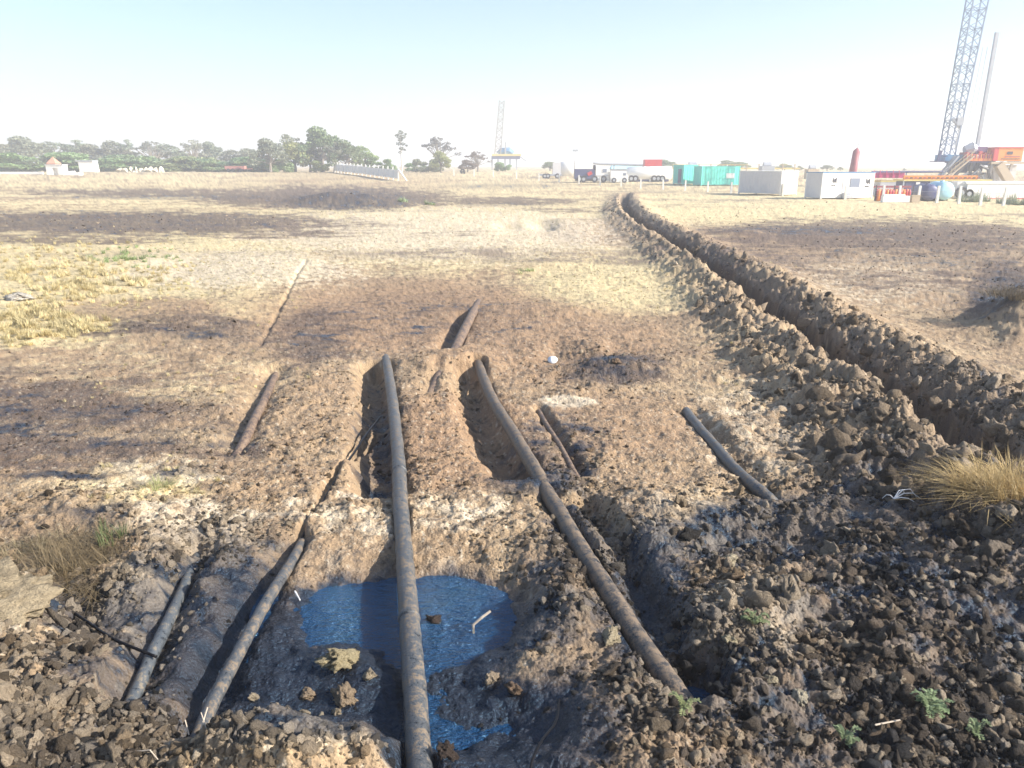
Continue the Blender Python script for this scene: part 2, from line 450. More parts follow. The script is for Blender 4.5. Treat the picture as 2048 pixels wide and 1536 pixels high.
def ground_mat():
    m, n, b = newmat('field_soil')
    a = n.nodes.new('ShaderNodeAttribute'); a.attribute_name = 'soil'
    w = n.nodes.new('ShaderNodeAttribute'); w.attribute_name = 'wet'
    g = noise_node(n, 55, 6, .7)
    g2 = noise_node(n, 9, 6, .7)
    r = ramp(n, g.outputs['Fac'], [(.3, .62), (.5, 1.0), (.7, 1.35)])
    mx = n.nodes.new('ShaderNodeMix'); mx.data_type = 'RGBA'; mx.blend_type = 'MULTIPLY'; mx.inputs[0].default_value = .8
    n.links.new(a.outputs['Color'], mx.inputs[6]); n.links.new(r.outputs[0], mx.inputs[7])
    n.links.new(mx.outputs[2], b.inputs['Base Color'])
    rr = ramp(n, w.outputs['Fac'], [(.0, .92), (.45, .6), (1.0, .24)])
    n.links.new(rr.outputs[0], b.inputs['Roughness'])
    b.inputs['Specular IOR Level'].default_value = .42; b.inputs['Specular Tint'].default_value = (.32, .62, 1, 1)  # tint colours the sky reflection on wet mud bluer
    v = n.nodes.new('ShaderNodeTexVoronoi'); v.inputs['Scale'].default_value = 38
    c = n.nodes.new('ShaderNodeTexCoord'); n.links.new(c.outputs['Object'], v.inputs['Vector'])
    ad = n.nodes.new('ShaderNodeMath'); ad.operation = 'SUBTRACT'
    n.links.new(g2.outputs['Fac'], ad.inputs[0]); 
    ml = n.nodes.new('ShaderNodeMath'); ml.operation = 'MULTIPLY'; ml.inputs[1].default_value = .45
    n.links.new(v.outputs['Distance'], ml.inputs[0]); n.links.new(ml.outputs[0], ad.inputs[1])
    ad2 = n.nodes.new('ShaderNodeMath'); ad2.operation = 'ADD'
    ml2 = n.nodes.new('ShaderNodeMath'); ml2.operation = 'MULTIPLY'; ml2.inputs[1].default_value = .5
    n.links.new(g.outputs['Fac'], ml2.inputs[0])
    n.links.new(ad.outputs[0], ad2.inputs[0]); n.links.new(ml2.outputs[0], ad2.inputs[1])
    bump(n, b, ad2.outputs[0], .8, .03)
    return m

def clod_mat(name, mode):
    m, n, b = newmat(name)
    if mode == 'inst':
        a = n.nodes.new('ShaderNodeAttribute'); a.attribute_type = 'INSTANCER'; a.attribute_name = 'tint'; src = a.outputs['Color']
    else:
        a = n.nodes.new('ShaderNodeObjectInfo'); src = a.outputs['Color']
    g = noise_node(n, 3.0, 6, .75)
    r = ramp(n, g.outputs['Fac'], [(.3, .5), (.5, 1.0), (.7, 1.35)])
    mx = n.nodes.new('ShaderNodeMix'); mx.data_type = 'RGBA'; mx.blend_type = 'MULTIPLY'; mx.inputs[0].default_value = .85
    n.links.new(src, mx.inputs[6]); n.links.new(r.outputs[0], mx.inputs[7])
    n.links.new(mx.outputs[2], b.inputs['Base Color'])
    b.inputs['Roughness'].default_value = .85; b.inputs['Specular IOR Level'].default_value = .25
    bump(n, b, g.outputs['Fac'], .9, .12)
    return m

def tint_mat(name, mode, var=.3, rough=.8, transl=.0):
    m, n, b = newmat(name)
    if mode == 'inst':
        a = n.nodes.new('ShaderNodeAttribute'); a.attribute_type = 'INSTANCER'; a.attribute_name = 'tint'
    else:
        a = n.nodes.new('ShaderNodeObjectInfo')
    g = noise_node(n, 2.2, 4, .7)
    r = ramp(n, g.outputs['Fac'], [(.3, 1 - var), (.7, 1 + var)])
    mx = n.nodes.new('ShaderNodeMix'); mx.data_type = 'RGBA'; mx.blend_type = 'MULTIPLY'; mx.inputs[0].default_value = 1
    n.links.new(a.outputs['Color'], mx.inputs[6]); n.links.new(r.outputs[0], mx.inputs[7])
    n.links.new(mx.outputs[2], b.inputs['Base Color'])
    b.inputs['Roughness'].default_value = rough
    if transl:
        tr = n.nodes.new('ShaderNodeBsdfTranslucent'); n.links.new(mx.outputs[2], tr.inputs[0])
        ms = n.nodes.new('ShaderNodeMixShader'); ms.inputs[0].default_value = transl
        o = n.nodes['Material Output']
        n.links.new(b.outputs[0], ms.inputs[1]); n.links.new(tr.outputs[0], ms.inputs[2]); n.links.new(ms.outputs[0], o.inputs[0])
    return m

def pipe_mat(name, steel, mud, amt, rough=.45):
    m, n, b = newmat(name)
    g = noise_node(n, 11.0, 8, .78); g2 = noise_node(n, 48, 5, .7)
    ad = n.nodes.new('ShaderNodeMath'); ad.operation = 'MULTIPLY_ADD'; ad.inputs[1].default_value = .5
    n.links.new(g2.outputs['Fac'], ad.inputs[0]); n.links.new(g.outputs['Fac'], ad.inputs[2])
    dark = tuple(c * .3 for c in steel)
    r = ramp(n, ad.outputs[0], [(.62 , dark), (.70, steel), (.84 - .14 * amt, steel), (.90 - .14 * amt, mud)])
    n.links.new(r.outputs[0], b.inputs['Base Color'])
    rr = ramp(n, ad.outputs[0], [(.6, .25), (.72, rough), (.9, .85)])
    n.links.new(rr.outputs[0], b.inputs['Roughness'])
    bump(n, b, ad.outputs[0], .6, .012)
    return m

M_GROUND = ground_mat()
M_CLODI = clod_mat('clod_soil', 'inst')
M_CLOD = clod_mat('single_clod_soil', 'obj')
M_GRASSI = tint_mat('dry_grass_blades', 'inst', .25, .7, .25)
M_GRASS = tint_mat('clump_blades', 'obj', .3, .7, .25)
M_LEAF = tint_mat('tree_leaves', 'obj', .4, .7, .3)
M_BARK = paint('bark', (.22, .19, .16), .9, .4, 3)
M_PALEBARK = paint('pale_bark', (.62, .58, .52), .8, .2, 3)

# ------------------------------------------------------------------ ground sheet
az = np.concatenate([np.linspace(math.radians(-42), math.radians(42), 1240), np.linspace(math.radians(42), math.radians(318), 64)[1:-1]])
pyr = np.arange(1660, 336.5, -1.72)
ang = PITCH + np.arctan((pyr - CY) / F_PX)
rad = np.concatenate([[.02, 1.0, 2.0, 2.8], CAM_H / np.tan(ang), [1150, 1300]])
NA, NR = len(az), len(rad)
R, A = np.meshgrid(rad, az, indexing='ij')
GX = (R * np.sin(A)).ravel(); GY = (R * np.cos(A)).ravel()
FF = fields(GX, GY)
GZ = FF[0]
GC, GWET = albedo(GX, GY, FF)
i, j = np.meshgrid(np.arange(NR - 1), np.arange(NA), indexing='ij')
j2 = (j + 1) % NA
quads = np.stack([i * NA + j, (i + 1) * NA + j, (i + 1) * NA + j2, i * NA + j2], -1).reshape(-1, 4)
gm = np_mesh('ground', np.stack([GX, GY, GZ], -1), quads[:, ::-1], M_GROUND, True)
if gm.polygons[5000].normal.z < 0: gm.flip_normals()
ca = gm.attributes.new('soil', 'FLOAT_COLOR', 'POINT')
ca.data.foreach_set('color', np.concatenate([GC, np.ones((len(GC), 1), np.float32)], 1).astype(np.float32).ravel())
wa = gm.attributes.new('wet', 'FLOAT', 'POINT'); wa.data.foreach_set('value', GWET.astype(np.float32))
ground = bpy.data.objects.new('ground', gm); C.objects.link(ground)
tag(ground, kind='structure')

def gz(x, y): return float(ground_z(x, y)[0])

def gp(px, py):
    d = ray(px, py); t = np.linspace(2, 900, 60000)
    zz_ = CAM_H + d[2] * t - far_rise(d[0] * t, d[1] * t)
    k = int(np.argmax(zz_ < 0)) if (zz_ < 0).any() else len(t) - 1
    return Vector((d[0] * t[k], d[1] * t[k], CAM_H + d[2] * t[k]))

# ------------------------------------------------------------------ oil pools
def oil_mat():
    m, n, b = newmat('oil_painted_sky_blue')
    b.inputs['Base Color'].default_value = (.005, .042, .115, 1)  # blue of the reflected sky painted into the oil colour
    b.inputs['IOR'].default_value = 2.0; b.inputs['Specular Tint'].default_value = (.35, .68, 1, 1)  # tint pushes the mirrored sky towards blue
    c = n.nodes.new('ShaderNodeTexCoord')
    mp = n.nodes.new('ShaderNodeMapping'); mp.inputs['Scale'].default_value = (1, 1.8, 1); n.links.new(c.outputs['Object'], mp.inputs[0])
    g = noise_node(n, 9, 5, .6, vec=mp.outputs[0]); g2 = noise_node(n, 30, 3, .6, vec=mp.outputs[0])
    ad = n.nodes.new('ShaderNodeMath'); ad.operation = 'MULTIPLY_ADD'; ad.inputs[1].default_value = .3
    n.links.new(g2.outputs['Fac'], ad.inputs[0]); n.links.new(g.outputs['Fac'], ad.inputs[2])
    r = ramp(n, g.outputs['Fac'], [(.4, .05), (.7, .16)])
    n.links.new(r.outputs[0], b.inputs['Roughness'])
    bump(n, b, ad.outputs[0], 1.0, .12)
    return m
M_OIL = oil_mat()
def pool(name, px, py, z, rx, ry, label):
    c = at(px, py, z); e = at(px + rx, py, z); a = at(px, py - ry, z); b_ = at(px, py + ry, z)
    RX = e.x - c.x; RY = (a.y - b_.y) / 2; cyy = (a.y + b_.y) / 2
    V = [(c.x, cyy, z)]; n = 40; T = []
    for k in range(n):
        an = 2 * math.pi * k / n; w = 1 + .12 * math.sin(3 * an + px) + .08 * math.sin(7 * an)
        V.append((c.x + RX * math.cos(an) * w, cyy + RY * math.sin(an) * w, z))
        T.append((0, 1 + k, 1 + (k + 1) % n))
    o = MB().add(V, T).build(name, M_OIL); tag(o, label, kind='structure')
    return o
POOLZ = -.165
pool('oil_pool', 840, 1285, POOLZ, 335, 225, 'oil pool with painted sky blue under the central pipe')
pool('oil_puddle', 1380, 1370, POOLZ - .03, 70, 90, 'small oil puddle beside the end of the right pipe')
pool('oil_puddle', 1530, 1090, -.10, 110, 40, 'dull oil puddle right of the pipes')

# ------------------------------------------------------------------ haze
hz = MB().box((-1500, -1500, -3.2), (1500, 1500, 34)).build('haze', bpy.data.materials.new('haze_air'))
hm = hz.data.materials[0]; hm.use_nodes = True; hn = hm.node_tree; hn.nodes.clear()
pv = hn.nodes.new('ShaderNodeVolumePrincipled'); pv.inputs['Color'].default_value = (.93, .95, 1, 1); pv.inputs['Density'].default_value = .0018; pv.inputs['Anisotropy'].default_value = .3
ho = hn.nodes.new('ShaderNodeOutputMaterial'); hn.links.new(pv.outputs[0], ho.inputs['Volume'])
tag(hz, 'pale dusty air over the field', kind='stuff')

# ------------------------------------------------------------------ pipelines
P_GREY = pipe_mat('bluish_steel_pipe', (.065, .07, .076), (.16, .125, .09), .55)
P_BROWN = pipe_mat('mud_caked_pipe', (.062, .055, .05), (.17, .125, .085), .9, .6)
P_OIL = pipe_mat('oily_steel_pipe', (.07, .08, .09), (.18, .155, .12), .3, .38)
P_RUST = pipe_mat('rusty_brown_pipe', (.09, .06, .048), (.20, .14, .095), .8, .7)
PIPES = []
P_BLACK = paint('black_rubber', (.006, .006, .008), .4, .2, 20, dirt_amt=.02)
P_BLACK.node_tree.nodes['Principled BSDF'].inputs['Specular IOR Level'].default_value = .15

def pipeline(pts_, r, mat, label, sag=.012, beads=None, name='pipeline', group='rusty oil pipelines in the field'):
    P = smooth_path([at(a, b, z) for a, b, z in pts_], 10)
    Q = []
    for k, p in enumerate(P):
        Q.append(p + Vector((random.uniform(-1, 1) * .002, 0, sag * math.sin(k * .35) * .5)))
    rr = [r * (1 + .025 * math.sin(k * 1.7) + random.uniform(-.02, .02)) for k in range(len(Q))]
    o = MB().tube(Q, rr, 20).build(name, mat, smooth=True)
    tag(o, label, 'pipe', group)
    PIPES.append((Q, r))
    if beads:
        for fr in beads:
            i = int(fr * (len(Q) - 2)); a, b = Q[i], Q[i + 1]; d = (b - a).normalized()
            w = MB().tube([a, a + d * .02, a + d * .05, a + d * .07], [r * 1.0, r * 1.09, r * 1.09, r * 1.0], 18).build('coupling', mat, o, True)
    return o

pipeline([(768, 700, -.22), (774, 728, -.02), (786, 810, .02), (797, 920, .02), (801, 1010, .01), (809, 1110, -.02), (817, 1220, -.03), (827, 1350, -.04), (836, 1480, -.05), (843, 1600, -.05), (855, 1800, -.10)],
         .077, P_GREY, 'long grey steel pipe running straight across the oil pool towards the viewer', beads=[.33, .62])
pipeline([(945, 700, -.2), (957, 730, -.03), (985, 800, .0), (1030, 872, .02), (1072, 945, .01), (1096, 988, .0), (1121, 1030, .0), (1175, 1120, 0), (1235, 1215, 0), (1300, 1315, -.01), (1362, 1402, -.03), (1420, 1480, -.2)],
         .08, P_BROWN, 'thick mud caked pipe slanting down to the lower right beside the pool', beads=[.42, .75])
pipeline([(618, 1060, -.18), (597, 1100, -.07), (545, 1185, -.04), (485, 1290, -.05), (432, 1395, -.06), (388, 1490, -.09), (355, 1570, -.2)],
         .046, P_GREY, 'thin grey pipe slanting to the lower left from the edge of the pool')
pipeline([(400, 1100, -.16), (372, 1165, -.07), (322, 1275, -.05), (285, 1352, -.07), (256, 1425, -.1), (235, 1490, -.25)],
         .046, P_OIL, 'oil blackened pipe end sunk in wet mud at lower left')
pipeline([(560, 735, -.2), (540, 775, -.08), (515, 828, -.05), (490, 880, -.06), (468, 925, -.14), (440, 980, -.3)],
         .062, P_RUST, 'brown half buried pipe in the dry soil left of the pit')
pipeline([(975, 580, -.3), (950, 618, .02), (928, 662, .02), (906, 708, -.05), (882, 750, -.07), (862, 790, -.13), (840, 830, -.3)],
         .095, P_RUST, 'short crumbling pipe rising from the ground behind the two central pipes')
pipeline([(1350, 795, -.2), (1376, 828, -.03), (1418, 880, .0), (1470, 938, .01), (1530, 992, -.01), (1570, 1030, -.2)],
         .066, P_GREY, 'blue grey pipe lying alone between the central pipes and the trench')
pipeline([(1065, 800, -.2), (1085, 836, -.03), (1118, 890, -.04), (1150, 948, -.05), (1175, 990, -.2)],
         .035, P_RUST, 'narrow rusty pipe nearly buried just right of the mud caked pipe')
pipeline([(760, 835, -.05), (725, 880, -.03), (688, 935, -.03), (650, 995, -.03), (612, 1062, -.04), (595, 1095, -.1)],
         .014, P_BLACK, 'black cable lying along a crack towards the pool', name='cable', group='thin cables')
pipeline([(1118, 1400, -.03), (1112, 1440, .0), (1085, 1480, .02), (1062, 1530, .02), (1050, 1600, -.05)],
         .008, P_BLACK, 'thin bent black cable in the wet mud right of the central pipe', name='cable', group='thin cables')
pipeline([(95, 1195, .02), (170, 1240, .05), (240, 1285, .04), (312, 1312, .0)], .011, P_BLACK, 'thin dark rod lying across the soil left of the oily pipe end', name='metal_rod', group='thin rods')

# ------------------------------------------------------------------ small litter
M_BONE = paint('bleached_white', (.78, .76, .74), .7, .1, 6)
M_STICK = paint('weathered_stick', (.45, .38, .30), .8, .3, 8)
M_WHITE = paint('white_plastic', (.9, .9, .9), .4, .04, 5, dirt_amt=.05)
def stick(pts_, r0, r1, label, mat=M_STICK, name='stick', cat='stick', n=6):
    P = [at(a, b, z) for a, b, z in pts_]
    R = [r0 + (r1 - r0) * k / (len(P) - 1) for k in range(len(P))]
    return tag(MB().tube(P, R, n).build(name, mat), label, cat)
stick([(948, 1275, -.20), (946, 1250, -.10), (962, 1236, -.05), (981, 1222, -.01)], .012, .010, 'broken stick poking up out of the oil pool')
stick([(590, 1183, -.06), (600, 1200, -.05)], .009, .005, 'short white splinter beside the left thin pipe', M_BONE)
stick([(415, 1415, .12), (398, 1470, .06), (385, 1510, .0)], .004, .007, 'pale straw standing at the foot of the left thin pipe')
stick([(370, 1440, .10), (378, 1470, .05)], .004, .004, 'short pale straw left of the thin pipe foot')
stick([(402, 1425, .2), (420, 1480, .1), (390, 1540, .0)], .003, .005, 'long bent straw over the bottom mound of clods')
stick([(258, 1505, .1), (300, 1500, .14), (330, 1536, .05)], .005, .003, 'bent dry twig at the bottom left of the mud')
stick([(360, 1490, .12), (345, 1520, .08), (332, 1560, .0)], .005, .004, 'forked pale twig between the mud and the bottom mound')
stick([(1840, 1382, .06), (1856, 1400, .06), (1868, 1420, .04)], .009, .005, 'short tan stick above the green weed at lower right')
stick([(1680, 1385, .05), (1740, 1372, .07), (1800, 1368, .06)], .006, .009, 'long brown twig lying on dark clods at lower right')
stick([(1905, 1095, .1), (1912, 1072, .14), (1896, 1058, .12)], .008, .005, 'curved reddish twig below the right grass clump')
stick([(1750, 1450, .08), (1800, 1440, .08)], .006, .005, 'straight tan twig among pebbles at lower right')
stick([(1215, 1330, .05), (1255, 1370, .10), (1320, 1440, .05)], .005, .004, 'thin green yellow stem arching beside the right pipe end')

e = at(1782, 1036, .06)
rt = empty('bleached_twig', (e.x, e.y, gz(e.x, e.y) + .02)); tag(rt, 'white bleached branched twig on dark clods left of the grass clump', 'twig')
for k, (dx, dy, h) in enumerate([(.22, .02, .03), (.20, .05, .06), (.12, .07, .05), (-.08, .03, .01), (.14, -.05, .0)]):
    MB().tube([(0, 0, .02), (dx * .4, dy * .4, .04 + h), (dx * .8, dy * .8, .04 + h), (dx * 1.2, dy, .01)], [.006, .005, .004, .002], 6).build('twig_branch', M_BONE, rt)
e = at(1105, 719, .02); zc = gz(e.x, e.y)
o = MB().tube([(0, 0, 0), (0, 0, .012), (0, 0, .02), (0, 0, .035)], [.04, .065, .08, .085], 20).build('bowl', M_WHITE, loc=(e.x, e.y, zc + .03), smooth=True)
o.rotation_euler = (math.radians(35), 0, 0)
tag(o, 'small white plastic bowl beside the dark hollow in the middle', 'bowl')

# ------------------------------------------------------------------ scatter
def ico(sub):
    t = (1 + 5 ** .5) / 2
    v = [Vector(p).normalized() for p in [(-1, t, 0), (1, t, 0), (-1, -t, 0), (1, -t, 0), (0, -1, t), (0, 1, t), (0, -1, -t), (0, 1, -t), (t, 0, -1), (t, 0, 1), (-t, 0, -1), (-t, 0, 1)]]
    f = [(0, 11, 5), (0, 5, 1), (0, 1, 7), (0, 7, 10), (0, 10, 11), (1, 5, 9), (5, 11, 4), (11, 10, 2), (10, 7, 6), (7, 1, 8), (3, 9, 4), (3, 4, 2), (3, 2, 6), (3, 6, 8), (3, 8, 9), (4, 9, 5), (2, 4, 11), (6, 2, 10), (8, 6, 7), (9, 8, 1)]
    for _ in range(sub):
        mid = {}; g = []
        def m(a, b):
            k = (min(a, b), max(a, b))
            if k not in mid: v.append(((v[a] + v[b]) / 2).normalized()); mid[k] = len(v) - 1
            return mid[k]
        for a, b, c in f:
            x, y, z = m(a, b), m(b, c), m(c, a)
            g += [(a, x, z), (b, y, x), (c, z, y), (x, y, z)]
        f = g
    return np.array([tuple(p) for p in v]), np.array(f)

from mathutils import noise as mn
def clod_mesh(seed, sub, rough=.35, mat=None):
    V, Fc = ico(sub); out = []
    off = Vector((seed * 7.3, seed * 3.1, seed))
    for p in V:
        p = Vector(p)
        d = 1 + rough * mn.noise(p * 1.2 + off) * 1.5 + rough * 1.3 * (abs(mn.noise(p * 2.6 + off)) - .2) + rough * .9 * mn.noise(p * 5.2 + off)
        # planar chips
        q = p * d
        for k in range(4):
            nrm = Vector((math.sin(seed * 3 + k * 2.1), math.cos(seed * 5 + k * 1.3), math.sin(seed + k * 4.4))).normalized()
            e_ = q.dot(nrm) - .72
            if e_ > 0: q = q - nrm * e_ * .8
        out.append((q.x, q.y, q.z * .78))
    return np_mesh('dirt_clod', out, Fc, mat, False)

def gn_scatter(name, P, rot, scl, pick, tint, sources, label, mat=None):
    me = bpy.data.meshes.new(name); me.vertices.add(len(P)); me.vertices.foreach_set('co', np.asarray(P, np.float32).ravel())
    def att(n_, t_, key, arr):
        a = me.attributes.new(n_, t_, 'POINT'); a.data.foreach_set(key, np.asarray(arr).ravel())
    att('rot', 'FLOAT_VECTOR', 'vector', np.asarray(rot, np.float32)); att('scl', 'FLOAT_VECTOR', 'vector', np.asarray(scl, np.float32))
    att('pick', 'INT', 'value', np.asarray(pick, np.int32))
    att('tint', 'FLOAT_COLOR', 'color', np.concatenate([tint, np.ones((len(P), 1))], 1).astype(np.float32))
    o = bpy.data.objects.new(name, me); C.objects.link(o); tag(o, label, kind='stuff')
    g = bpy.data.node_groups.new(name + '_scatter', 'GeometryNodeTree')
    g.interface.new_socket('Geometry', in_out='INPUT', socket_type='NodeSocketGeometry')
    g.interface.new_socket('Geometry', in_out='OUTPUT', socket_type='NodeSocketGeometry')
    N = g.nodes; gi = N.new('NodeGroupInput'); go = N.new('NodeGroupOutput')
    iop = N.new('GeometryNodeInstanceOnPoints'); iop.inputs['Pick Instance'].default_value = True
    jn = N.new('GeometryNodeJoinGeometry')
    for sme in sources:
        so_ = bpy.data.objects.new(name + '_source', sme)
        oi = N.new('GeometryNodeObjectInfo'); oi.inputs['Object'].default_value = so_; oi.inputs['As Instance'].default_value = True
        g.links.new(oi.outputs['Geometry'], jn.inputs[0])
    def na(n_, t_):
        a = N.new('GeometryNodeInputNamedAttribute'); a.data_type = t_; a.inputs['Name'].default_value = n_
        return a.outputs['Attribute']
    e2r = N.new('FunctionNodeEulerToRotation'); g.links.new(na('rot', 'FLOAT_VECTOR'), e2r.inputs[0])
    g.links.new(gi.outputs[0], iop.inputs['Points']); g.links.new(jn.outputs[0], iop.inputs['Instance'])
    g.links.new(na('pick', 'INT'), iop.inputs['Instance Index']); g.links.new(e2r.outputs[0], iop.inputs['Rotation'])
    g.links.new(na('scl', 'FLOAT_VECTOR'), iop.inputs['Scale']); g.links.new(iop.outputs[0], go.inputs[0])
    md = o.modifiers.new('scatter', 'NODES'); md.node_group = g
    return o

def pipe_clear(x, y, size):
    m = np.ones(x.shape, bool)
    for Q, r in PIPES:
        if r < .03: continue
        d, sg, arc = seg_dist(x, y, [(q.x, q.y) for q in Q[::4]] + [(Q[-1].x, Q[-1].y)])
        m &= d > r * .9 + size * .8
    return m

def sample(n, lo=350, hi=1640):
    s = rng.uniform(-120, 2170, n); t = lo + (hi - lo) * rng.uniform(0, 1, n) ** .8
    u = (s - CX) / F_PX; v = -(t - CY) / F_PX
    k = CAM_H / (st - v * ct)
    return u * k, (ct + v * st) * k

# clods
n = 520000
x, y = sample(n)
Fs = fields(x, y); alb, wet = albedo(x, y, Fs)
z, s_, t_, rough, tm, l1, l2, wetlow = Fs
dist = np.sqrt(x * x + y * y + 10)
pxm = F_PX / dist
dens = .035 + .13 * sstep(6, 10, dist) * sstep(.0, .3, fbm(x, y * .6, 1.1, 3, 177)) + .95 * rough ** 1.5 * sstep(-.35, .25, fbm(x, y, .5, 3, 171))
dens *= np.where(tm > .4, 1.0, np.where(dist > 16, .6, 1.0)) * sstep(100, 55, dist)
dens *= (1 - .96 * np.clip(wetlow * 1.1, 0, 1))
dens *= np.where(tm > .4, 1, .22 + .78 * sstep(-.28, .12, fbm(x, y, 1.1, 3, 179)))
dens *= .35 + .65 * sstep(-.25, .3, fbm(x, y, .22, 3, 175))
keep = rng.uniform(0, 1, n) < dens * .85
size = .0062 * (1 - rng.uniform(0, 1, n)) ** -.55
size = np.minimum(size, .018 + .028 * rough + .045 * (tm > .4))
size = np.where((tm > .4) & (dist > 9), size * 1.3, size)
slab = (rng.uniform(0, 1, n) < .004) & (rough > .55) & (wetlow < .3)
size = np.where(slab, rng.uniform(.045, .075, n), size)
size = np.maximum(size, (1.1 + .4 * rough * sstep(25, 45, dist)) / pxm)
size = np.minimum(size, .12)
keep &= pipe_clear(x, y, size)
# none inside the trench cut
dT, sT, aT = seg_dist(x, y, TR)
keep &= ~((dT < .25) & (rng.uniform(0, 1, n) < .85))
idx = np.nonzero(keep)[0]
appar = size[idx] * pxm[idx]
order0 = idx[np.argsort(-appar * (y[idx] > 3.9) * (np.abs(s_[idx] - 1024) < 1010) * (t_[idx] < 1520))]

f = rng.uniform(.65, 1.35, n); dry = rng.uniform(0, 1, n) < np.clip(.22 + .65 * ellipses(PALE, s_, t_) + .12 * (wet < .3), 0, .85)
tint = alb * f[:, None]
drycol = np.array((.52, .41, .285)) * rng.uniform(.6, 1.2, n)[:, None]
tint = np.where((dry & (rough > .2))[:, None], drycol * .75 + tint * .25, tint)
darkc = (rng.uniform(0, 1, n) < .22) & (rough > .2)
tint = np.where(((tm > .4) & (rng.uniform(0, 1, n) < .5))[:, None], np.array((.30, .225, .15)) * f[:, None], tint)
tint = np.where(darkc[:, None], tint * .5, tint)
gr_ = tint.mean(1, keepdims=True) * np.array((1.03, 1.0, .97)); gw = (.08 + .35 * np.clip(wet, 0, 1))[:, None]
tint = tint * (1 - gw) + gr_ * gw
tint = np.clip(tint, .012, .7)
rot = rng.uniform(0, 6.28, (n, 3)); sc = size[:, None] * rng.uniform(.6, 1.45, (n, 3))
srcs = [clod_mesh(k, 1, .5, M_CLODI) for k in range(5)] + [clod_mesh(k + 9, 2, .5, M_CLODI) for k in range(5)]
pick = np.where(size * pxm > 5, rng.integers(5, 10, n), rng.integers(0, 5, n))
zz = z + size * rng.uniform(-.35, .2, n)


big = [clod_mesh(k + 30, 2, .55, M_CLOD) for k in range(8)]

NEAR = [('the mud caked pipe', 1235, 1215), ('the foot of the mud caked pipe', 1375, 1425), ('the pale heap right of the ditch', 1490, 1250), ('the small oil puddle', 1385, 1370), ('the green weed', 1855, 1442), ('the right grass clump', 1930, 1080), ('the white bleached twig', 1782, 1036), 
        ('the lower right frame corner', 2030, 1520), ('the right frame edge', 2030, 1260), ('the white round clod', 1600, 1405), ('the dull oil puddle', 1530, 1090), ('the bottom mound', 590, 1500), ('the thin left pipe foot', 400, 1480), ('the oily pipe end', 270, 1400), ('the big clay boulder', 40, 1250), ('the lower left frame corner', 30, 1510),
        ('the brown grass clump', 160, 1110), ('the upper part of the oily pipe', 345, 1200), ('the central pipe by the frame bottom', 845, 1480), ('the black bent cable', 1090, 1470), ('the bottom frame edge right of centre', 1550, 1520), ('the yellow green weed', 1320, 1450), ('the twig at lower right', 1740, 1372), ('the pale crust by the central pipe', 800, 1030), ('the ditch rim', 1330, 1130), ('the bottom frame edge left of centre', 190, 1500)]
SEEN = {}
def clod_place(px, py):
    k = min(NEAR, key=lambda q: (q[1] - px) ** 2 + (1.6 * (q[2] - py)) ** 2); ddx, ddy = px - k[1], py - k[2]
    side = ('right of ' if ddx > 0 else 'left of ') if abs(ddx) > abs(ddy) * 1.2 else ('just below ' if ddy > 0 else 'just above ')
    return side + k[0]
def clod_label(px, py, lum, tr):
    tone = 'pale dry' if lum > .30 else ('brown' if lum > .12 else 'dark oily')
    if tr: return tone + ' soil clod on the bank of the long trench', 'clods on the trench banks'
    if px < 380: w = 'in the lower left corner' if py > 1250 else 'left of the pipes in the pale rubble'
    elif px < 800: w = 'on the bottom mound left of the central pipe' if py > 1400 else 'between the thin left pipe and the central pipe'
    elif px < 1250: w = 'in the wet ground between central and right pipes'
    elif px < 1560: w = 'beside the lower end of the right pipe' if py > 1330 else 'on the heap right of the mud caked pipe'
    else: w = 'among the dark rubble in the lower right corner' if py > 1250 else 'in the dark rubble below the trench'
    return tone + ' soil clod ' + w, 'soil clods ' + w
rest = []
ncl = 0
for i_ in order0:
    if ncl >= 285: rest.append(i_); continue
    lum = tint[i_].mean(); tone = 'cream' if lum > .36 else 'pale tan' if lum > .25 else 'brown' if lum > .15 else 'dark brown' if lum > .07 else 'blackish'
    shp = sc[i_]; form = 'flat' if shp[2] < .85 * min(shp[0], shp[1]) else ('long' if max(shp[0], shp[1]) > 1.4 * min(shp[0], shp[1]) else 'rounded')
    bigness = 'large' if appar[np.searchsorted(idx, i_)] > 30 else 'middling' if appar[np.searchsorted(idx, i_)] > 21 else 'small'
    lb = bigness + ' ' + form + ' ' + tone + ' clod ' + clod_place(float(s_[i_]), float(t_[i_]))
    if lb in SEEN: rest.append(i_); continue
    SEEN[lb] = 1; ncl += 1
    o = bpy.data.objects.new('dirt_clod', big[int(rng.integers(0, 8))]); C.objects.link(o)
    o.location = (x[i_], y[i_], zz[i_]); o.rotation_euler = rot[i_]; o.scale = sc[i_]
    o.color = (*tint[i_], 1)
    tag(o, lb, 'clod', 'loose soil clods on the churned ground')
rest = np.array(rest)
gn_scatter('soil_crumbs', np.stack([x, y, zz], -1)[rest], rot[rest], sc[rest], pick[rest], tint[rest], srcs, 'crumbs and small clods of broken dry soil')

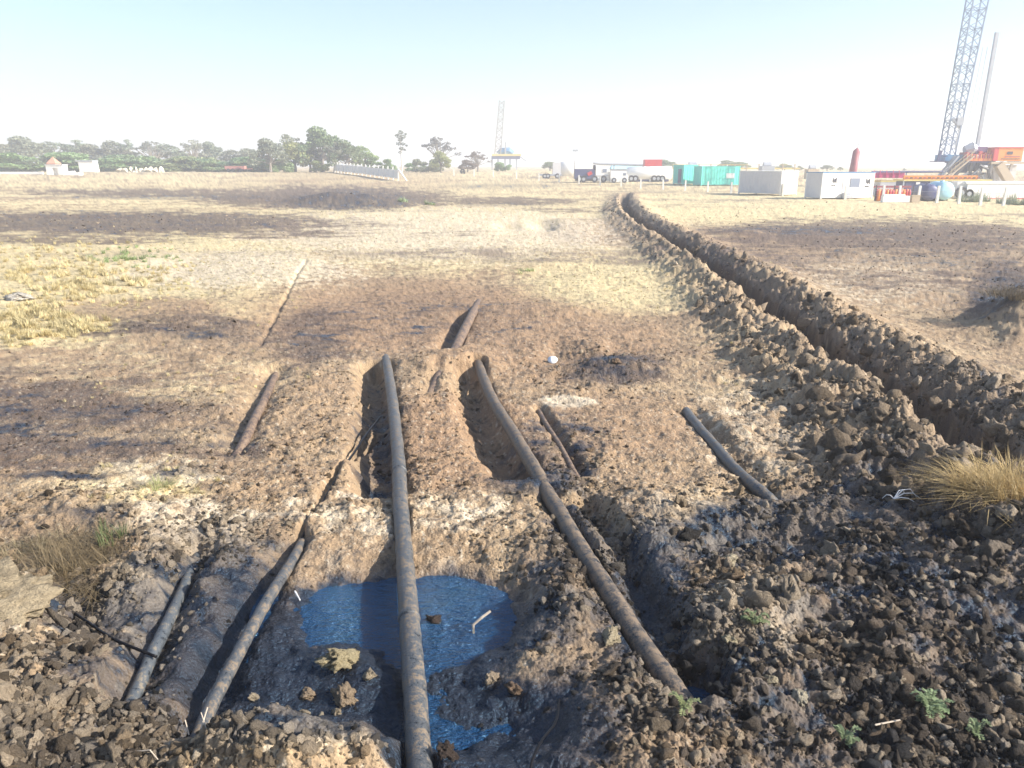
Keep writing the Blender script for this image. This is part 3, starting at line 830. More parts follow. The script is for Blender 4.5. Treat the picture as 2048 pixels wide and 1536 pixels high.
# named lumps and stones
def lump(px, py, w, h, col, label, seed, sink=.3):
    p = at(px, py, 0); d = math.hypot(p.x, p.y); zc_ = max(gz(p.x, p.y), -.17)
    o = bpy.data.objects.new('dirt_clod', clod_mesh(seed, 3, .6, M_CLOD)); C.objects.link(o)
    o.location = (p.x, p.y, zc_ + h * sink); o.scale = (w, w * .8, h); o.rotation_euler = (0, 0, seed); o.color = (*col, 1)
    tag(o, label, 'clod')
lump(680, 1306, .13, .085, (.42, .35, .21), 'large tan clod standing in the near edge of the oil pool', 51)
lump(690, 1368, .09, .05, (.36, .27, .18), 'flat tan clod in oily mud below the large tan clod', 52)
lump(612, 1352, .06, .03, (.40, .30, .20), 'small flat tan clod left of the flat clod in the mud', 53)
for k, (a_, b_, s0, w_) in enumerate([(506, 1360, .035, 'by the thin left pipe in the oily mud'), (514, 1390, .028, 'below the clod by the thin left pipe'), (608, 1390, .032, 'midway between the thin pipe and the pool'), (640, 1398, .022, 'right of the midway clod in the mud'),
        (672, 1396, .032, 'just left below the flat tan clod'), (648, 1428, .022, 'above the bottom mound in wet mud'), (738, 1335, .05, 'between the large tan clod and the central pipe'), (892, 1508, .06, 'near the bottom edge right of the central pipe'), (870, 1205, .05, 'in the pool just right of the central pipe')]):
    lump(a_, b_, s0, s0 * .8, ((.46, .38, .27), (.5, .43, .32))[k % 2] if k < 7 else (.07, .05, .04), ('small pale clod ' if k < 7 else 'dark clod ') + w_, 80 + k)
lump(985, 1335, .05, .04, (.48, .38, .27), 'pale clod at the right near edge of the oil pool', 54)
lump(1030, 1362, .06, .045, (.22, .15, .10), 'reddish brown clod in oily mud right of the pool', 55)
lump(1455, 1306, .05, .05, (.52, .45, .31), 'rounded pale clod on the heap right of the ditch', 56)
lump(1540, 1385, .055, .04, (.50, .43, .30), 'flat pale clod right of the small oil puddle', 57)
lump(1600, 1405, .045, .05, (.56, .50, .38), 'white round clod among dark rubble', 58)
lump(1455, 1140, .065, .045, (.55, .47, .33), 'pale yellow clod on the ditch rim behind the heap', 59)
lump(20, 1260, .36, .17, (.36, .29, .19), 'big smooth tan boulder of clay at the left edge', 60, .1)
lump(1900, 1010, .10, .11, (.24, .22, .19), 'grey stone lump left of the right grass clump', 61)
lump(40, 600, .35, .16, (.55, .50, .42), 'pale grey boulder in the yellow grass at left', 63, .2)
lump(1222, 1290, .08, .07, (.44, .37, .25), 'tan clod left against the mud caked pipe', 64)
lump(1230, 560 + 180, .10, .08, (.26, .18, .12), 'brown lump on the rim behind the white bowl', 65)

# ------------------------------------------------------------------ grass
def blades(nb, rad, h, spread, seed, w=.006, seg=3, droop=.6):
    r = np.random.default_rng(seed); V = []; T = []
    for k in range(nb):
        if k % 45 == 0:
            sa = r.uniform(0, 6.283); sq = rad * math.sqrt(r.uniform()); cx0, cy0 = sq * math.cos(sa), sq * math.sin(sa); lean = r.uniform(0, 6.283); tl = r.uniform(.5, 1.25); lk = r.uniform(.3, 1.5)
        a = r.uniform(0, 6.283); q = rad * .28 * math.sqrt(r.uniform()); bx, by = cx0 + q * math.cos(a), cy0 + q * math.sin(a)
        da = a + r.normal(0, 1.0) if r.uniform() < .45 else lean + r.normal(0, .5)
        hh = h * tl * r.uniform(.25, 1.15); sp = spread * lk * r.uniform(.2, 1.4); ww = w * r.uniform(.6, 1.4)
        dx, dy = math.cos(da), math.sin(da); px_, py_ = -dy, dx; n0 = len(V)
        for i in range(seg + 1):
            u = i / seg; o_ = sp * u ** 1.6; zz_ = hh * (u - droop * u * u * .6 * (sp / max(spread, 1e-6)))
            wi = ww * (1 - u) if i < seg else 0
            V.append((bx + dx * o_ - px_ * wi, by + dy * o_ - py_ * wi, zz_)); V.append((bx + dx * o_ + px_ * wi, by + dy * o_ + py_ * wi, zz_))
        for i in range(seg):
            b_ = n0 + 2 * i; T += [(b_, b_ + 1, b_ + 3), (b_, b_ + 3, b_ + 2)]
    return V, T
gsrc = [np_mesh('grass_tuft', *blades(45, .16, .20, .15, 200 + k, .005, 2), M_GRASSI) for k in range(5)]
n = 120000
x, y = sample(n, 352, 1200)
Fs = fields(x, y); z, s_, t_, rough, tm, l1, l2, wetlow = Fs
dist = np.sqrt(x * x + y * y + 10)
gm_ = ellipses(STRAW, s_, t_) * .35 + ellipses([(150, 545, 230, 70, 1.2), (60, 650, 150, 40, 1.2), (1250, 560, 130, 40, .6), (1850, 425, 300, 14, .6)], s_, t_)
gm_ = gm_ + .10 * sstep(40, 70, dist)
gm_ *= sstep(-.2, .25, fbm(x, y, .8, 3, 181)) * (1 - tm)
keep = (rng.uniform(0, 1, n) < gm_ * .34) & (dist < 110) & pipe_clear(x, y, .12 + 0 * x)
tall = ellipses([(150, 545, 230, 70, 1), (60, 650, 150, 40, 1.1)], s_, t_)
i_ = np.nonzero(keep)[0]
tcol = np.array((.66, .56, .31)) * rng.uniform(.7, 1.15, n)[:, None]
green = (ellipses([(280, 515, 90, 20, 1), (1085, 530, 45, 12, 1), (820, 400, 30, 10, 1), (860, 405, 25, 10, 1)], s_, t_) > .4)
tcol = np.where(green[:, None], np.array((.33, .42, .18)) * rng.uniform(.7, 1.1, n)[:, None], tcol)
hs = (.4 + 1.1 * tall) * rng.uniform(.6, 1.2, n)
sc = np.stack([hs * 1.2, hs * 1.2, hs], -1)
rr = np.stack([rng.uniform(-.2, .2, n), rng.uniform(-.2, .2, n), rng.uniform(0, 6.28, n)], -1)
gn_scatter('dry_grass', np.stack([x, y, z - .01], -1)[i_], rr[i_], sc[i_], rng.integers(0, 5, n)[i_], tcol[i_], gsrc, 'dry yellow grass growing over the field')
print('tufts', len(i_))

def clump(px, py, nb, rad, h, spread, col, label, seed, w=.005, name='grass_clump', cat='grass clump', droop=.6):
    p = at(px, py, .0); z_ = gz(p.x, p.y)
    me = np_mesh(name, *blades(nb, rad, h, spread, seed, w, 5, droop), M_GRASS)
    o = bpy.data.objects.new(name, me); C.objects.link(o); o.location = (p.x, p.y, z_ - .03); o.color = (*col, 1)
    tag(o, label, cat)
clump(1990, 1075, 2600, .34, .36, .48, (.50, .37, .17), 'bushy tan dry grass clump at the right edge below the trench', 301, .0045)
clump(2090, 1050, 1800, .30, .36, .40, (.48, .36, .17), 'second tan grass clump cut by the right frame edge', 302, .0045)
clump(185, 1125, 3200, .42, .24, .52, (.22, .165, .09), 'brown tangled dry grass clump at lower left beside the pale rubble', 303, .004)
clump(70, 1100, 900, .26, .18, .3, (.27, .22, .13), 'low flattened brown grass clump at the far lower left', 304, .004)
clump(225, 1090, 240, .13, .26, .12, (.14, .17, .07), 'small green grass tuft right of the brown clump', 305, .004)
clump(318, 985, 260, .13, .16, .18, (.36, .36, .16), 'green yellow grass tuft on pale clods at left', 306, .004)
clump(2050, 650, 1200, .8, .2, .5, (.13, .10, .06), 'dark dead bush on a heap at the right edge', 307, .008, 'dead_bush', 'bush')
clump(876, 705, 140, .16, .16, .2, (.26, .30, .15), 'small grey green weed by the crumbling pipe', 308, .006)
clump(805, 408, 220, .5, .6, .5, (.33, .40, .22), 'pale green weed in the far field left of centre', 309, .03)
clump(862, 410, 200, .4, .5, .45, (.33, .40, .22), 'pale green weed right of the other far weed', 310, .03)
clump(1050, 545, 160, .4, .2, .3, (.38, .44, .19), 'light green grass patch in the straw above the pipes', 311, .012)

# leafy ground weeds
def weed(px, py, n_, rad, col, label, seed):
    r = np.random.default_rng(seed); V = []; T = []
    for k in range(n_):
        a = r.uniform(0, 6.28); L = rad * r.uniform(.4, 1.1); hz_ = r.uniform(.02, .09)
        for m in range(16):
            u = (m + 1) / 16; cx_, cy_, cz_ = math.cos(a) * L * u, math.sin(a) * L * u, hz_ * math.sin(u * 2.4) + .01
            for sgn in (-1, 1):
                la = a + sgn * 1.1; ll = .022 * r.uniform(.6, 1.2); wv = .006
                ex, ey = math.cos(la), math.sin(la); b_ = len(V); lift = r.uniform(-.2, .6) * ll
                V += [(cx_, cy_, cz_), (cx_ + ex * ll * .5 - ey * wv, cy_ + ey * ll * .5 + ex * wv, cz_ + lift * .5), (cx_ + ex * ll, cy_ + ey * ll, cz_ + lift), (cx_ + ex * ll * .5 + ey * wv, cy_ + ey * ll * .5 - ex * wv, cz_ + lift * .5)]
                T += [(b_, b_ + 1, b_ + 2), (b_, b_ + 2, b_ + 3)]
    p = at(px, py, .03)
    o = bpy.data.objects.new('green_weed', np_mesh('green_weed', V, T, M_GRASS)); C.objects.link(o)
    o.location = (p.x, p.y, gz(p.x, p.y) + .02); o.color = (*col, 1); tag(o, label, 'weed')
weed(1855, 1442, 20, .15, (.20, .26, .13), 'feathery green weed on clods at lower right', 401)
weed(1690, 1485, 12, .10, (.18, .23, .12), 'small feathery weed left of the larger green weed', 402)
weed(1950, 1475, 8, .08, (.19, .24, .12), 'sparse feathery weed right of the larger green weed', 403)
weed(1365, 1455, 7, .09, (.25, .28, .13), 'yellow green weed sprouting at the right pipe end', 404)
weed(1505, 1280, 8, .09, (.22, .27, .13), 'tiny green weed on the heap right of the ditch', 405)


# ------------------------------------------------------------------ trees
PXR = math.cos(math.radians(17)) ** 2 / F_PX   # radians per pixel near the horizon

def crown_mesh(clumps, per, leaf, seed):
    r = np.random.default_rng(seed); c = []; s_ = []
    for (cx_, cy_, cz_, rr_) in clumps:
        k = int(per * (rr_ / 1.2) ** 1.6) + 8
        d = r.normal(size=(k, 3)); d /= np.linalg.norm(d, axis=1)[:, None]
        q = d * (r.uniform(.35, 1.0, k) ** .5)[:, None] * rr_; q[:, 2] *= .62
        c.append(q + (cx_, cy_, cz_)); s_.append(r.uniform(.5, 1.3, k) * leaf)
    c = np.concatenate(c); s_ = np.concatenate(s_); k = len(c)
    a = r.normal(size=(k, 3)); a /= np.linalg.norm(a, axis=1)[:, None]
    b = np.cross(a, r.normal(size=(k, 3))); b /= np.linalg.norm(b, axis=1)[:, None]
    a *= s_[:, None]; b *= (s_ * .6)[:, None]
    V = np.stack([c - a, c - b, c + a, c + b], 1).reshape(-1, 3)
    T = np.arange(4 * k).reshape(-1, 4)
    return V, T

def make_variant(kind, seed):
    """unit tree 10 m high"""
    r = random.Random(seed); cl = []; tb = MB()
    if kind == 'scrub':
        for k in range(26): cl.append((r.uniform(-6.5, 6.5), r.uniform(-2.5, 2.5), r.uniform(1.0, 7.8) * (1 - .0 * k), r.uniform(1.4, 2.6)))
        per, leaf = 80, .50
        for k in range(5):
            bx = r.uniform(-4, 4); tb.tube([(bx, 0, 0), (bx + r.uniform(-1, 1), 0, 3), (bx + r.uniform(-2, 2), r.uniform(-1, 1), 6)], [.22, .15, .06], 6)
    elif kind == 'broad':
        for k in range(30):
            a = r.uniform(0, 6.28); q = r.uniform(.5, 5.0); hh = 8.6 - .10 * q * q + r.uniform(-2.6, .5)
            if q > 3.2: hh = r.uniform(2.6, 6.2)
            cl.append((q * math.cos(a), q * math.sin(a) * .8, hh, r.uniform(1.0, 1.9)))
        per, leaf = 75, .36
        tb.tube([(0, 0, 0), (.1, 0, 1.6), (.0, .1, 3.2)], [.5, .38, .3], 8)
        for c_ in cl[:14]: tb.tube([(0, .1, 2.6), (c_[0] * .5, c_[1] * .5, 3 + (c_[2] - 3) * .6), c_[:3]], [.24, .13, .05], 5)
    elif kind == 'sparse':
        for k in range(26):
            a = r.uniform(0, 6.28); q = r.uniform(1.0, 4.8); hh = 9.3 - .11 * q * q + r.uniform(-2.2, .3)
            cl.append((q * math.cos(a), q * math.sin(a), hh, r.uniform(.55, 1.15)))
        per, leaf = 60, .26
        tb.tube([(0, 0, 0), (.2, 0, 2.2), (.0, .1, 4.0)], [.36, .28, .22], 8)
        for c_ in cl: tb.tube([(0, .1, 3.0), (c_[0] * .55, c_[1] * .55, 3.2 + (c_[2] - 3) * .5), c_[:3]], [.14, .09, .03], 5)
    elif kind == 'slim':
        for (a_, b_, c_, d_) in [(.1, 0, 9.3, .75), (-.6, .2, 8.5, .8), (.7, 0, 8.3, .75), (0, .3, 7.6, .8), (-.5, 0, 6.7, .7), (.6, -.2, 6.6, .6), (.1, 0, 5.6, .65), (1.3, 0, 8.9, .35), (1.5, 0, 6.3, .35), (-.2, 0, 4.7, .45), (.9, 0, 5.3, .4)]: cl.append((a_, b_, c_, d_))
        per, leaf = 150, .20
        tb.tube([(0, 0, 0), (.1, 0, 3), (-.05, 0, 6), (.1, 0, 9)], [.20, .15, .09, .04], 8)
        for c_ in cl: tb.tube([(0, 0, max(c_[2] - 1.6, .5)), c_[:3]], [.06, .02], 5)
    V, T = crown_mesh(cl, per, leaf, seed + 500)
    me = bpy.data.meshes.new('trunk'); me.from_pydata([tuple(p) for p in tb.v], [], tb.f); me.materials.append(M_PALEBARK if kind == 'slim' else M_BARK)
    return me, np_mesh('crown', V, T, M_LEAF)
VAR = {k: [make_variant(k, 40 + 9 * i + len(k)) for i in range(3 if k != 'slim' else 1)] for k in ('scrub', 'broad', 'sparse', 'slim')}
ntree = 0
def tree(px, top, kind, D, wf, col, label, group=None, name='tree'):
    """px centre, top pixel row; D metres away, wf = width factor"""
    global ntree; ntree += 1
    p = pt(px, 330, D); z_ = gz(p.x, D); H = pt(px, top, D).z - z_
    e_ = empty(name, (p.x, D, z_ - .05), random.uniform(-.5, .5)); e_.scale = (H / 10 * wf, H / 10 * wf, H / 10)
    tm_, cm_ = VAR[kind][ntree % len(VAR[kind])]
    for nme, me in (('trunk', tm_), ('crown', cm_)):
        o = bpy.data.objects.new(nme, me); C.objects.link(o); o.parent = e_; o.color = (*[c * random.uniform(.92, 1.08) for c in col], 1)
    tag(e_, label, 'tree', group)
G1 = (.27, .37, .16); G2 = (.20, .25, .12); GB = (.25, .27, .19); G3 = (.33, .37, .15)
SC = 'green scrub bushes along the left horizon'
row = [(-10, 300), (38, 306), (85, 298), (125, 312), (165, 300), (205, 310), (250, 302), (292, 314), (335, 308), (375, 306), (418, 312), (455, 316), (492, 308), (525, 316)]
nm = ['cut by the left frame edge', 'left of the orange roofed hut', 'behind the white pump house', 'right of the orange roofed hut', 'behind the white shed', 'right of the white shed', 'above the low pale heap', 'with a ragged low top behind the pale heap', 'beyond the flat brown field', 'between two grey crowned trees', 'below the twin grey crowned trees', 'behind the red machine', 'left of the tall tree cluster', 'at the foot of the tall tree cluster']
for (px, tp), w in zip(row, nm): tree(px, tp, 'scrub', 205 + (px % 7), 2.5, G1 if px % 2 else (.22, .31, .17), 'light green scrub bush ' + w, SC, 'scrub_bush')
GB_ = 'hazy grey green trees behind the scrub'
for px, tp, k, w, lb in [(5, 285, 'broad', .8, 'grey tree at the left frame edge'), (55, 272, 'broad', .85, 'tallest rounded grey green tree at far left'), (105, 281, 'sparse', 1.0, 'thin grey tree right of the rounded tree'), (150, 280, 'sparse', 1.0, 'sparse flat topped grey tree above the white shed'),
        (190, 288, 'broad', .9, 'low grey green tree right of the flat topped one'), (233, 281, 'broad', .7, 'pointed grey green tree at left of the skyline gap'), (255, 279, 'sparse', .55, 'very thin tree overhanging the skyline gap'), (310, 284, 'sparse', 1.0, 'bare grey tree just right of the skyline gap'), (340, 288, 'broad', .9, 'broad olive tree near the bare grey tree'),
        (388, 280, 'sparse', .7, 'slanting dark tree with flat crown above the scrub'), (425, 283, 'broad', .55, 'small dark twin crowned tree on the skyline'), (470, 300, 'broad', .9, 'low dull tree left of the tall cluster'), (500, 296, 'broad', .7, 'small tree touching the tall cluster')]:
    tree(px, tp - 2, k, 248 + px % 11, w * 1.75, GB, lb, GB_)
GC_ = 'tall tree cluster left of the white panel fence'
for px, tp, k, w, c_, lb in [(540, 274, 'broad', .75, GB, 'grey leaved tree at the left end of the tall cluster'), (575, 263, 'sparse', .8, GB, 'sparse crowned tree in the left half of the tall cluster'), (590, 280, 'broad', .8, G3, 'yellow green tree in the front of the tall cluster'), (645, 250, 'broad', .72, G2, 'tallest dark tree of the cluster'),
        (620, 285, 'broad', .8, G2, 'shadowed lower tree under the tallest one'), (668, 282, 'sparse', .8, GB, 'thin tree between the tallest and the right end tree'), (695, 277, 'broad', .75, G2, 'dark tree at the right of the tall cluster'), (728, 290, 'broad', .75, G1, 'green tree tapering off the cluster at right'), (762, 312, 'scrub', .5, G1, 'low bush behind the white panel fence'),
        (560, 312, 'scrub', .45, G1, 'green undergrowth at the left foot of the cluster'), (640, 318, 'scrub', .4, G3, 'pale undergrowth in the middle of the cluster')]:
    tree(px, tp, k, 196 + px % 9, w * (1.35 if k != 'scrub' else 2.6), c_, lb, GC_)
tree(803, 258, 'slim', 200, .95, (.16, .18, .14), 'slender lone tree with white trunk and small ragged crown')
tree(880, 273, 'sparse', 212, 1.25, (.20, .19, .18), 'domed sparse grey tree right of the slender tree')
tree(882, 300, 'broad', 195, 1.0, G3, 'small bright green tree in front of the domed grey tree')
tree(855, 312, 'scrub', .0 + 205, 1.3, GB, 'greyish bush left of the small bright green tree')
tree(955, 302, 'sparse', 205, 1.5, (.21, .17, .15), 'dry brown tree left of the distant drilling rig')
tree(935, 318, 'broad', 200, 1.5, (.20, .17, .14), 'low dry tree at the foot of the domed tree')
tree(835, 322, 'scrub', 212, 1.6, G1, 'low bush right of the slender tree trunk')
tree(925, 335, 'scrub', 185, .6, (.10, .10, .09), 'dark small shrub behind the fence posts')
tree(1005, 322, 'scrub', 215, 1.1, G1, 'green bush below the distant rig platform')
for px, tp, w, lb in [(1100, 322, .8, 'hazy tree left of the dark cargo truck'), (1330, 318, .9, 'far tree above the red cabin'), (1455, 319, .9, 'far tree above the bright green container'), (1480, 322, .9, 'far tree above the left end of the long white container'),
                      (1570, 326, .9, 'dark far tree above the white container end'), (1600, 331, .6, 'small far tree between the containers'), (1655, 329, .9, 'far flat tree above the white cabin'), (1682, 333, .6, 'low far tree left of the red tower'), (1810, 336, .6, 'low far tree right of the red tower')]:
    tree(px, tp, 'broad', 240, w * 2.4, (.20, .26, .14), lb, 'far trees behind the containers')

# ------------------------------------------------------------------ paints
WH = paint('white_paint', (.80, .79, .76), .5, .08, .8, dirt_amt=.12)
GREYW = paint('pale_grey_paint', (.60, .59, .60), .5, .1, .8, dirt_amt=.15)
TEAL = paint('turquoise_paint', (.10, .62, .52), .5, .12, .8, dirt_amt=.08)
NAVY = paint('navy_paint', (.05, .06, .16), .5, .2, .8)
BLUE = paint('blue_paint', (.07, .22, .42), .5, .2, .8)
CYAN = paint('pale_blue_paint', (.40, .68, .80), .45, .1, .8, dirt_amt=.08)
ORANGE = paint('orange_paint', (.80, .27, .05), .5, .15, .8, dirt_amt=.1)
RED = paint('red_paint', (.55, .05, .06), .5, .15, .8, dirt_amt=.1)
MAROON = paint('maroon_paint', (.30, .07, .09), .6, .2, .8, dirt_amt=.15)
MAGEN = paint('crimson_paint', (.50, .04, .16), .5, .2, .8, dirt_amt=.1)
YEL = paint('yellow_paint', (.70, .55, .18), .5, .15, .8)
TAN = paint('tan_steel', (.50, .40, .28), .6, .2, .8)
BLK = paint('black_steel', (.04, .04, .05), .5, .2, .8, dirt_amt=.1)
STEEL = paint('galvanised_steel', (.40, .42, .46), .45, .2, .8, dirt_amt=.1, metal=.2)
PURP = paint('dark_purple_steel', (.14, .06, .16), .5, .2, .8, dirt_amt=.1)
GLASS = paint('window_glass', (.22, .25, .32), .12, .2, .8, dirt_amt=.05)
CONC = paint('concrete_post', (.80, .78, .72), .85, .2, 3, dirt_amt=.2)
BRICK = paint('terracotta_plaster', (.55, .27, .17), .85, .2, 2)

def P(px, py, Y): return pt(px, py, Y)
def fbox(mb, px0, px1, py0, py1, Y, dep):
    a = P(px0, py1, Y); b = P(px1, py0, Y)
    z0 = a.z; z1 = b.z
    return mb.box((a.x, Y, z0), (b.x, Y + dep, z1))

# ------------------------------------------------------------------ containers
def solve_corner(px, py, pxl, L):
    N = gp(px, py)
    best = None
    for k in range(1, 179):
        a = math.radians(k); q = (N.x + L * math.cos(a), N.y + L * math.sin(a)); s1, _ = proj(np.array([q[0]]), np.array([q[1]]), N.z)
        e_ = abs(float(s1[0]) - pxl)
        if best is None or e_ < best[0]: best = (e_, a)
    return N, best[1]

def container(px, py, pxl, L, Wd, H, left_mat, right_mat, label, ribs=True, group='site containers', roof=None, extra=None, skids=.0):
    """near vertical edge at px,py; left face length L ends at pixel pxl; right face length Wd"""
    N, a = solve_corner(px, py, pxl, L)
    o = empty('shipping_container', (N.x, N.y, gz(N.x, N.y)), a); tag(o, label, 'container', group)
    # local frame: +X along the left face (away), -Y along the right face
    MB().box((0, -Wd, .12 + skids), (L, 0, H)).build('box_shell', right_mat, o)
    MB().box((.0, .004, .14 + skids), (L, .03, H - .02)).build('side_wall', left_mat, o)
    if ribs:
        m = MB()
        for k in range(int(L / .45)): m.box((.2 + k * .45, .03, .3 + skids), (.38 + k * .45, .06, H - .15))
        m.build('corrugation', left_mat, o)
        m = MB()
        for k in range(max(int(Wd / .45), 2)): m.box((-.03, -.2 - k * .45 - .18, .3 + skids), (0, -.2 - k * .45, H - .15))
        m.build('corrugation', right_mat, o)
    for q in ((0, 0), (L - .1, 0), (0, -Wd + .1)):
        MB().box((q[0] - .04, q[1] - .06, 0 + skids), (q[0] + .1, q[1] + .04, H + .03)).build('corner_post', right_mat, o)
    MB().box((-.05, -Wd - .05, H), (L + .05, .05, H + .07)).build('roof', roof or right_mat, o)
    return o, N, a
# bright green pair: the lit long face is the right face, so its length is Wd
c1, N1, a1 = container(1402, 372, 1386, 2.4, 6.1, 2.6, TEAL, TEAL, 'bright turquoise container with white panel on its long side', group='turquoise containers')
MB().box((-.05, -5.2, 1.0), (-.035, -3.9, 1.7)).build('white_panel', WH, c1)
c2, N2, a2 = container(1366, 370, 1346, 2.6, 2.5, 2.7, TEAL, TEAL, 'darker green container left of the bright turquoise one', group='turquoise containers')
MB().box((.5, .065, .2), (1.3, .08, 2.2)).build('door', NAVY, c2)
c3, N3, a3 = container(1560, 392, 1476, 6.1, 2.6, 2.45, GREYW, WH, 'long white container with shade painted grey on its side', group='white containers')  # white container; shade on the left face painted as grey
cabin, N4, a4 = container(1641, 399, 1609, 2.6, 6.0, 2.45, GREYW, WH, 'white site cabin with blue roof and grey window', group=None, roof=BLUE, ribs=False)  # white cabin; its shaded left face is painted grey
w_ = MB().box((-.05, -4.3, 1.1), (-.02, -3.2, 1.95)).build('window', GLASS, cabin); MB().box((-.06, -4.36, 1.04), (-.052, -3.14, 1.1)).box((-.06, -4.36, 1.95), (-.052, -3.14, 2.0)).build('frame', WH, w_)
for y0, y1, z0, z1 in ((-1.6, -.9, 1.5, 2.0), (-1.5, -.8, 1.25, 1.35), (-5.5, -4.9, 1.4, 1.9), (-5.4, -4.8, 1.1, 1.25)):
    m = MB()
    for k in range(4): m.box((-.035, y0 + k * .12, z0 + (z1 - z0) * (.2 * (k % 2))), (-.012, y0 + k * .12 + .08, z1 - (z1 - z0) * .15 * (k % 3)))
    m.build('notice', BLK, cabin)
MB().box((-.9, -3.0, .1), (-.1, -2.3, .35)).box((-.5, -3.0, .35), (-.1, -2.3, .6)).build('step', STEEL, cabin)
MB().box((-.04, -3.0, .6), (-.012, -2.35, 1.95)).build('door', GREYW, cabin)

# ------------------------------------------------------------------ fence of concrete posts
posts = [(908, 352), (948, 353.5), (987, 355), (1033, 358), (1078, 362), (1118, 365), (1158, 367.5), (1200, 370), (1242, 373), (1281, 378), (1326, 380), (1370, 382), (1415, 384), (1462, 387), (1512, 389), (1565, 392), (1630, 396), (1690, 400),
         (1765, 403), (1798, 404), (1835, 405), (1873, 407), (1917, 409), (1960, 411), (2006, 413), (2052, 416), (2100, 419)]
fn = empty('post_fence', tuple(gp(1326, 380))); tag(fn, 'long wire fence on slim white concrete posts across the field', 'fence')
fo = Vector(fn.location); tops = []
for k, (a, b) in enumerate(posts):
    p = gp(a, b); p.z = gz(p.x, p.y); H = 1.25 if a < 1700 else 1.45
    m = MB().tube([(0, 0, -.1), (0, 0, H)], [.15, .12], 4, True, True)
    o = m.build('post', CONC, fn, loc=p - fo); o.rotation_euler = (random.uniform(-.03, .03), random.uniform(-.05, .05), 0)
    tops.append(p - fo)
for h in (.5, .95):
    MB().tube([t + Vector((0, .1, h)) for t in tops], .008, 4, False).build('wire', STEEL, fn)
# white panel fence with raking brace
a = gp(797, 362); b = gp(670, 345)
if b.y > 215: b = Vector((a.x + (b.x - a.x) * .9, 210, b.z))
pf = empty('panel_fence', (a.x, a.y, gz(a.x, a.y))); tag(pf, 'white panel fence with raking end brace left of centre', 'fence')
PO = Vector(pf.location); n_ = 17
for k in range(n_):
    u = k / (n_ - 1); p = a.lerp(b, u); p.z = gz(p.x, p.y)
    MB().tube([(0, 0, -.1), (0, 0, 2.15)], .13, 4, True, True).build('post', WH, pf, loc=p - PO)
    if k < n_ - 1:
        q = a.lerp(b, (k + 1) / (n_ - 1)); q.z = gz(q.x, q.y); m = MB(); p0, q0 = p - PO, q - PO
        v = [p0 + Vector((0, .05, .35)), q0 + Vector((0, .05, .35)), q0 + Vector((0, .05, 1.7)), p0 + Vector((0, .05, 1.7))]
        v += [w + Vector((.02, .08, 0)) for w in v]
        m.add(v, [(0, 1, 2, 3), (7, 6, 5, 4), (0, 4, 5, 1), (1, 5, 6, 2), (2, 6, 7, 3), (3, 7, 4, 0)]).build('panel', WH, pf)
MB().bar((0, 0, 1.9), (1.5, -1.2, 0), .18).build('brace', WH, pf)

# ------------------------------------------------------------------ left huts
Y = 165; 
def base_at(px, Y): p = P(px, 330, Y); return Vector((p.x, Y, gz(p.x, Y)))
b0 = base_at(107, Y); h = empty('pump_house', b0); tag(h, 'small white concrete pump house with a dark opening', 'pump house')
wpx = lambda n, Y: n * PXR * Y * 1.04
w = wpx(33, Y)
MB().box((-w / 2, 0, 0), (-w * .12, 2, 1.7)).box((w * .2, 0, 0), (w / 2, 2, 1.7)).box((-w * .12, 0, 1.25), (w * .2, 2, 1.7)).box((-w * .12, .6, 0), (w * .2, 2, 1.25)).build('wall', WH, h)
MB().box((-w / 2 - .1, -.1, 1.7), (w / 2 + .1, 2.1, 1.85)).build('roof', GREYW, h)
o = MB().box((-1.4, 0, 0), (1.4, 1.6, .5)).box((-1.0, .2, .5), (.2, 1.2, .75)).build('concrete_plinth', WH, loc=base_at(140, Y - 2)); tag(o, 'low white plinth right of the pump house', 'plinth')
o = MB().box((-4.2, 0, 0), (4.2, .4, .45)).build('low_wall', WH, loc=base_at(38, Y + 3)); tag(o, 'long low white wall left of the pump house', 'wall')
Y = 190; b0 = base_at(102, Y); h = empty('hut', b0); tag(h, 'small terracotta hut with pointed roof behind the pump house', 'hut')
w = wpx(18, Y); MB().box((-w / 2, 0, 0), (w / 2, 2.4, 1.8)).build('wall', BRICK, h)
MB().add([(-w / 2 - .1, -.1, 1.8), (w / 2 + .1, -.1, 1.8), (w / 2 + .1, 2.5, 1.8), (-w / 2 - .1, 2.5, 1.8), (0, 1.2, 3.2)], [(0, 1, 4), (1, 2, 4), (2, 3, 4), (3, 0, 4), (3, 2, 1, 0)]).build('roof', BRICK, h)
Y = 192; b0 = base_at(172, Y); h = empty('shed', b0); tag(h, 'white metal shed with dark sloping roof edge in front of the scrub', 'shed')
w = wpx(30, Y); MB().add([(-w / 2, 0, 0), (w / 2, 0, 0), (w / 2, 2.5, 0), (-w / 2, 2.5, 0), (-w / 2, 0, 2.1), (w / 2 - .2, 0, 2.1), (w / 2 - .2, 2.5, 2.3), (-w / 2, 2.5, 2.3)],
    [(0, 3, 2, 1), (4, 5, 6, 7), (0, 1, 5, 4), (1, 2, 6, 5), (2, 3, 7, 6), (3, 0, 4, 7)]).build('wall', WH, h)
MB().box((-w / 2 - .6, -.1, 2.12), (w / 2 - .1, 2.6, 2.42)).build('roof', STEEL, h)
m = MB()
for k in range(9): m.tube([(k * 1.1 - 5, random.uniform(-1, 1), -.1), (k * 1.1 - 4.8, 0, random.uniform(.3, .7)), (k * 1.1 - 4.5, 0, -.1)], [.9, .6, .2], 7)
o = m.build('rubble_heap', paint('pale_rubble', (.6, .54, .42), .9, .25, 1), loc=base_at(285, 195)); tag(o, 'low heap of pale rubble in front of the scrub', 'heap')
b0 = base_at(472, 200); h = empty('farm_trailer', b0); tag(h, 'faded red trailer parked before the scrub', 'trailer')
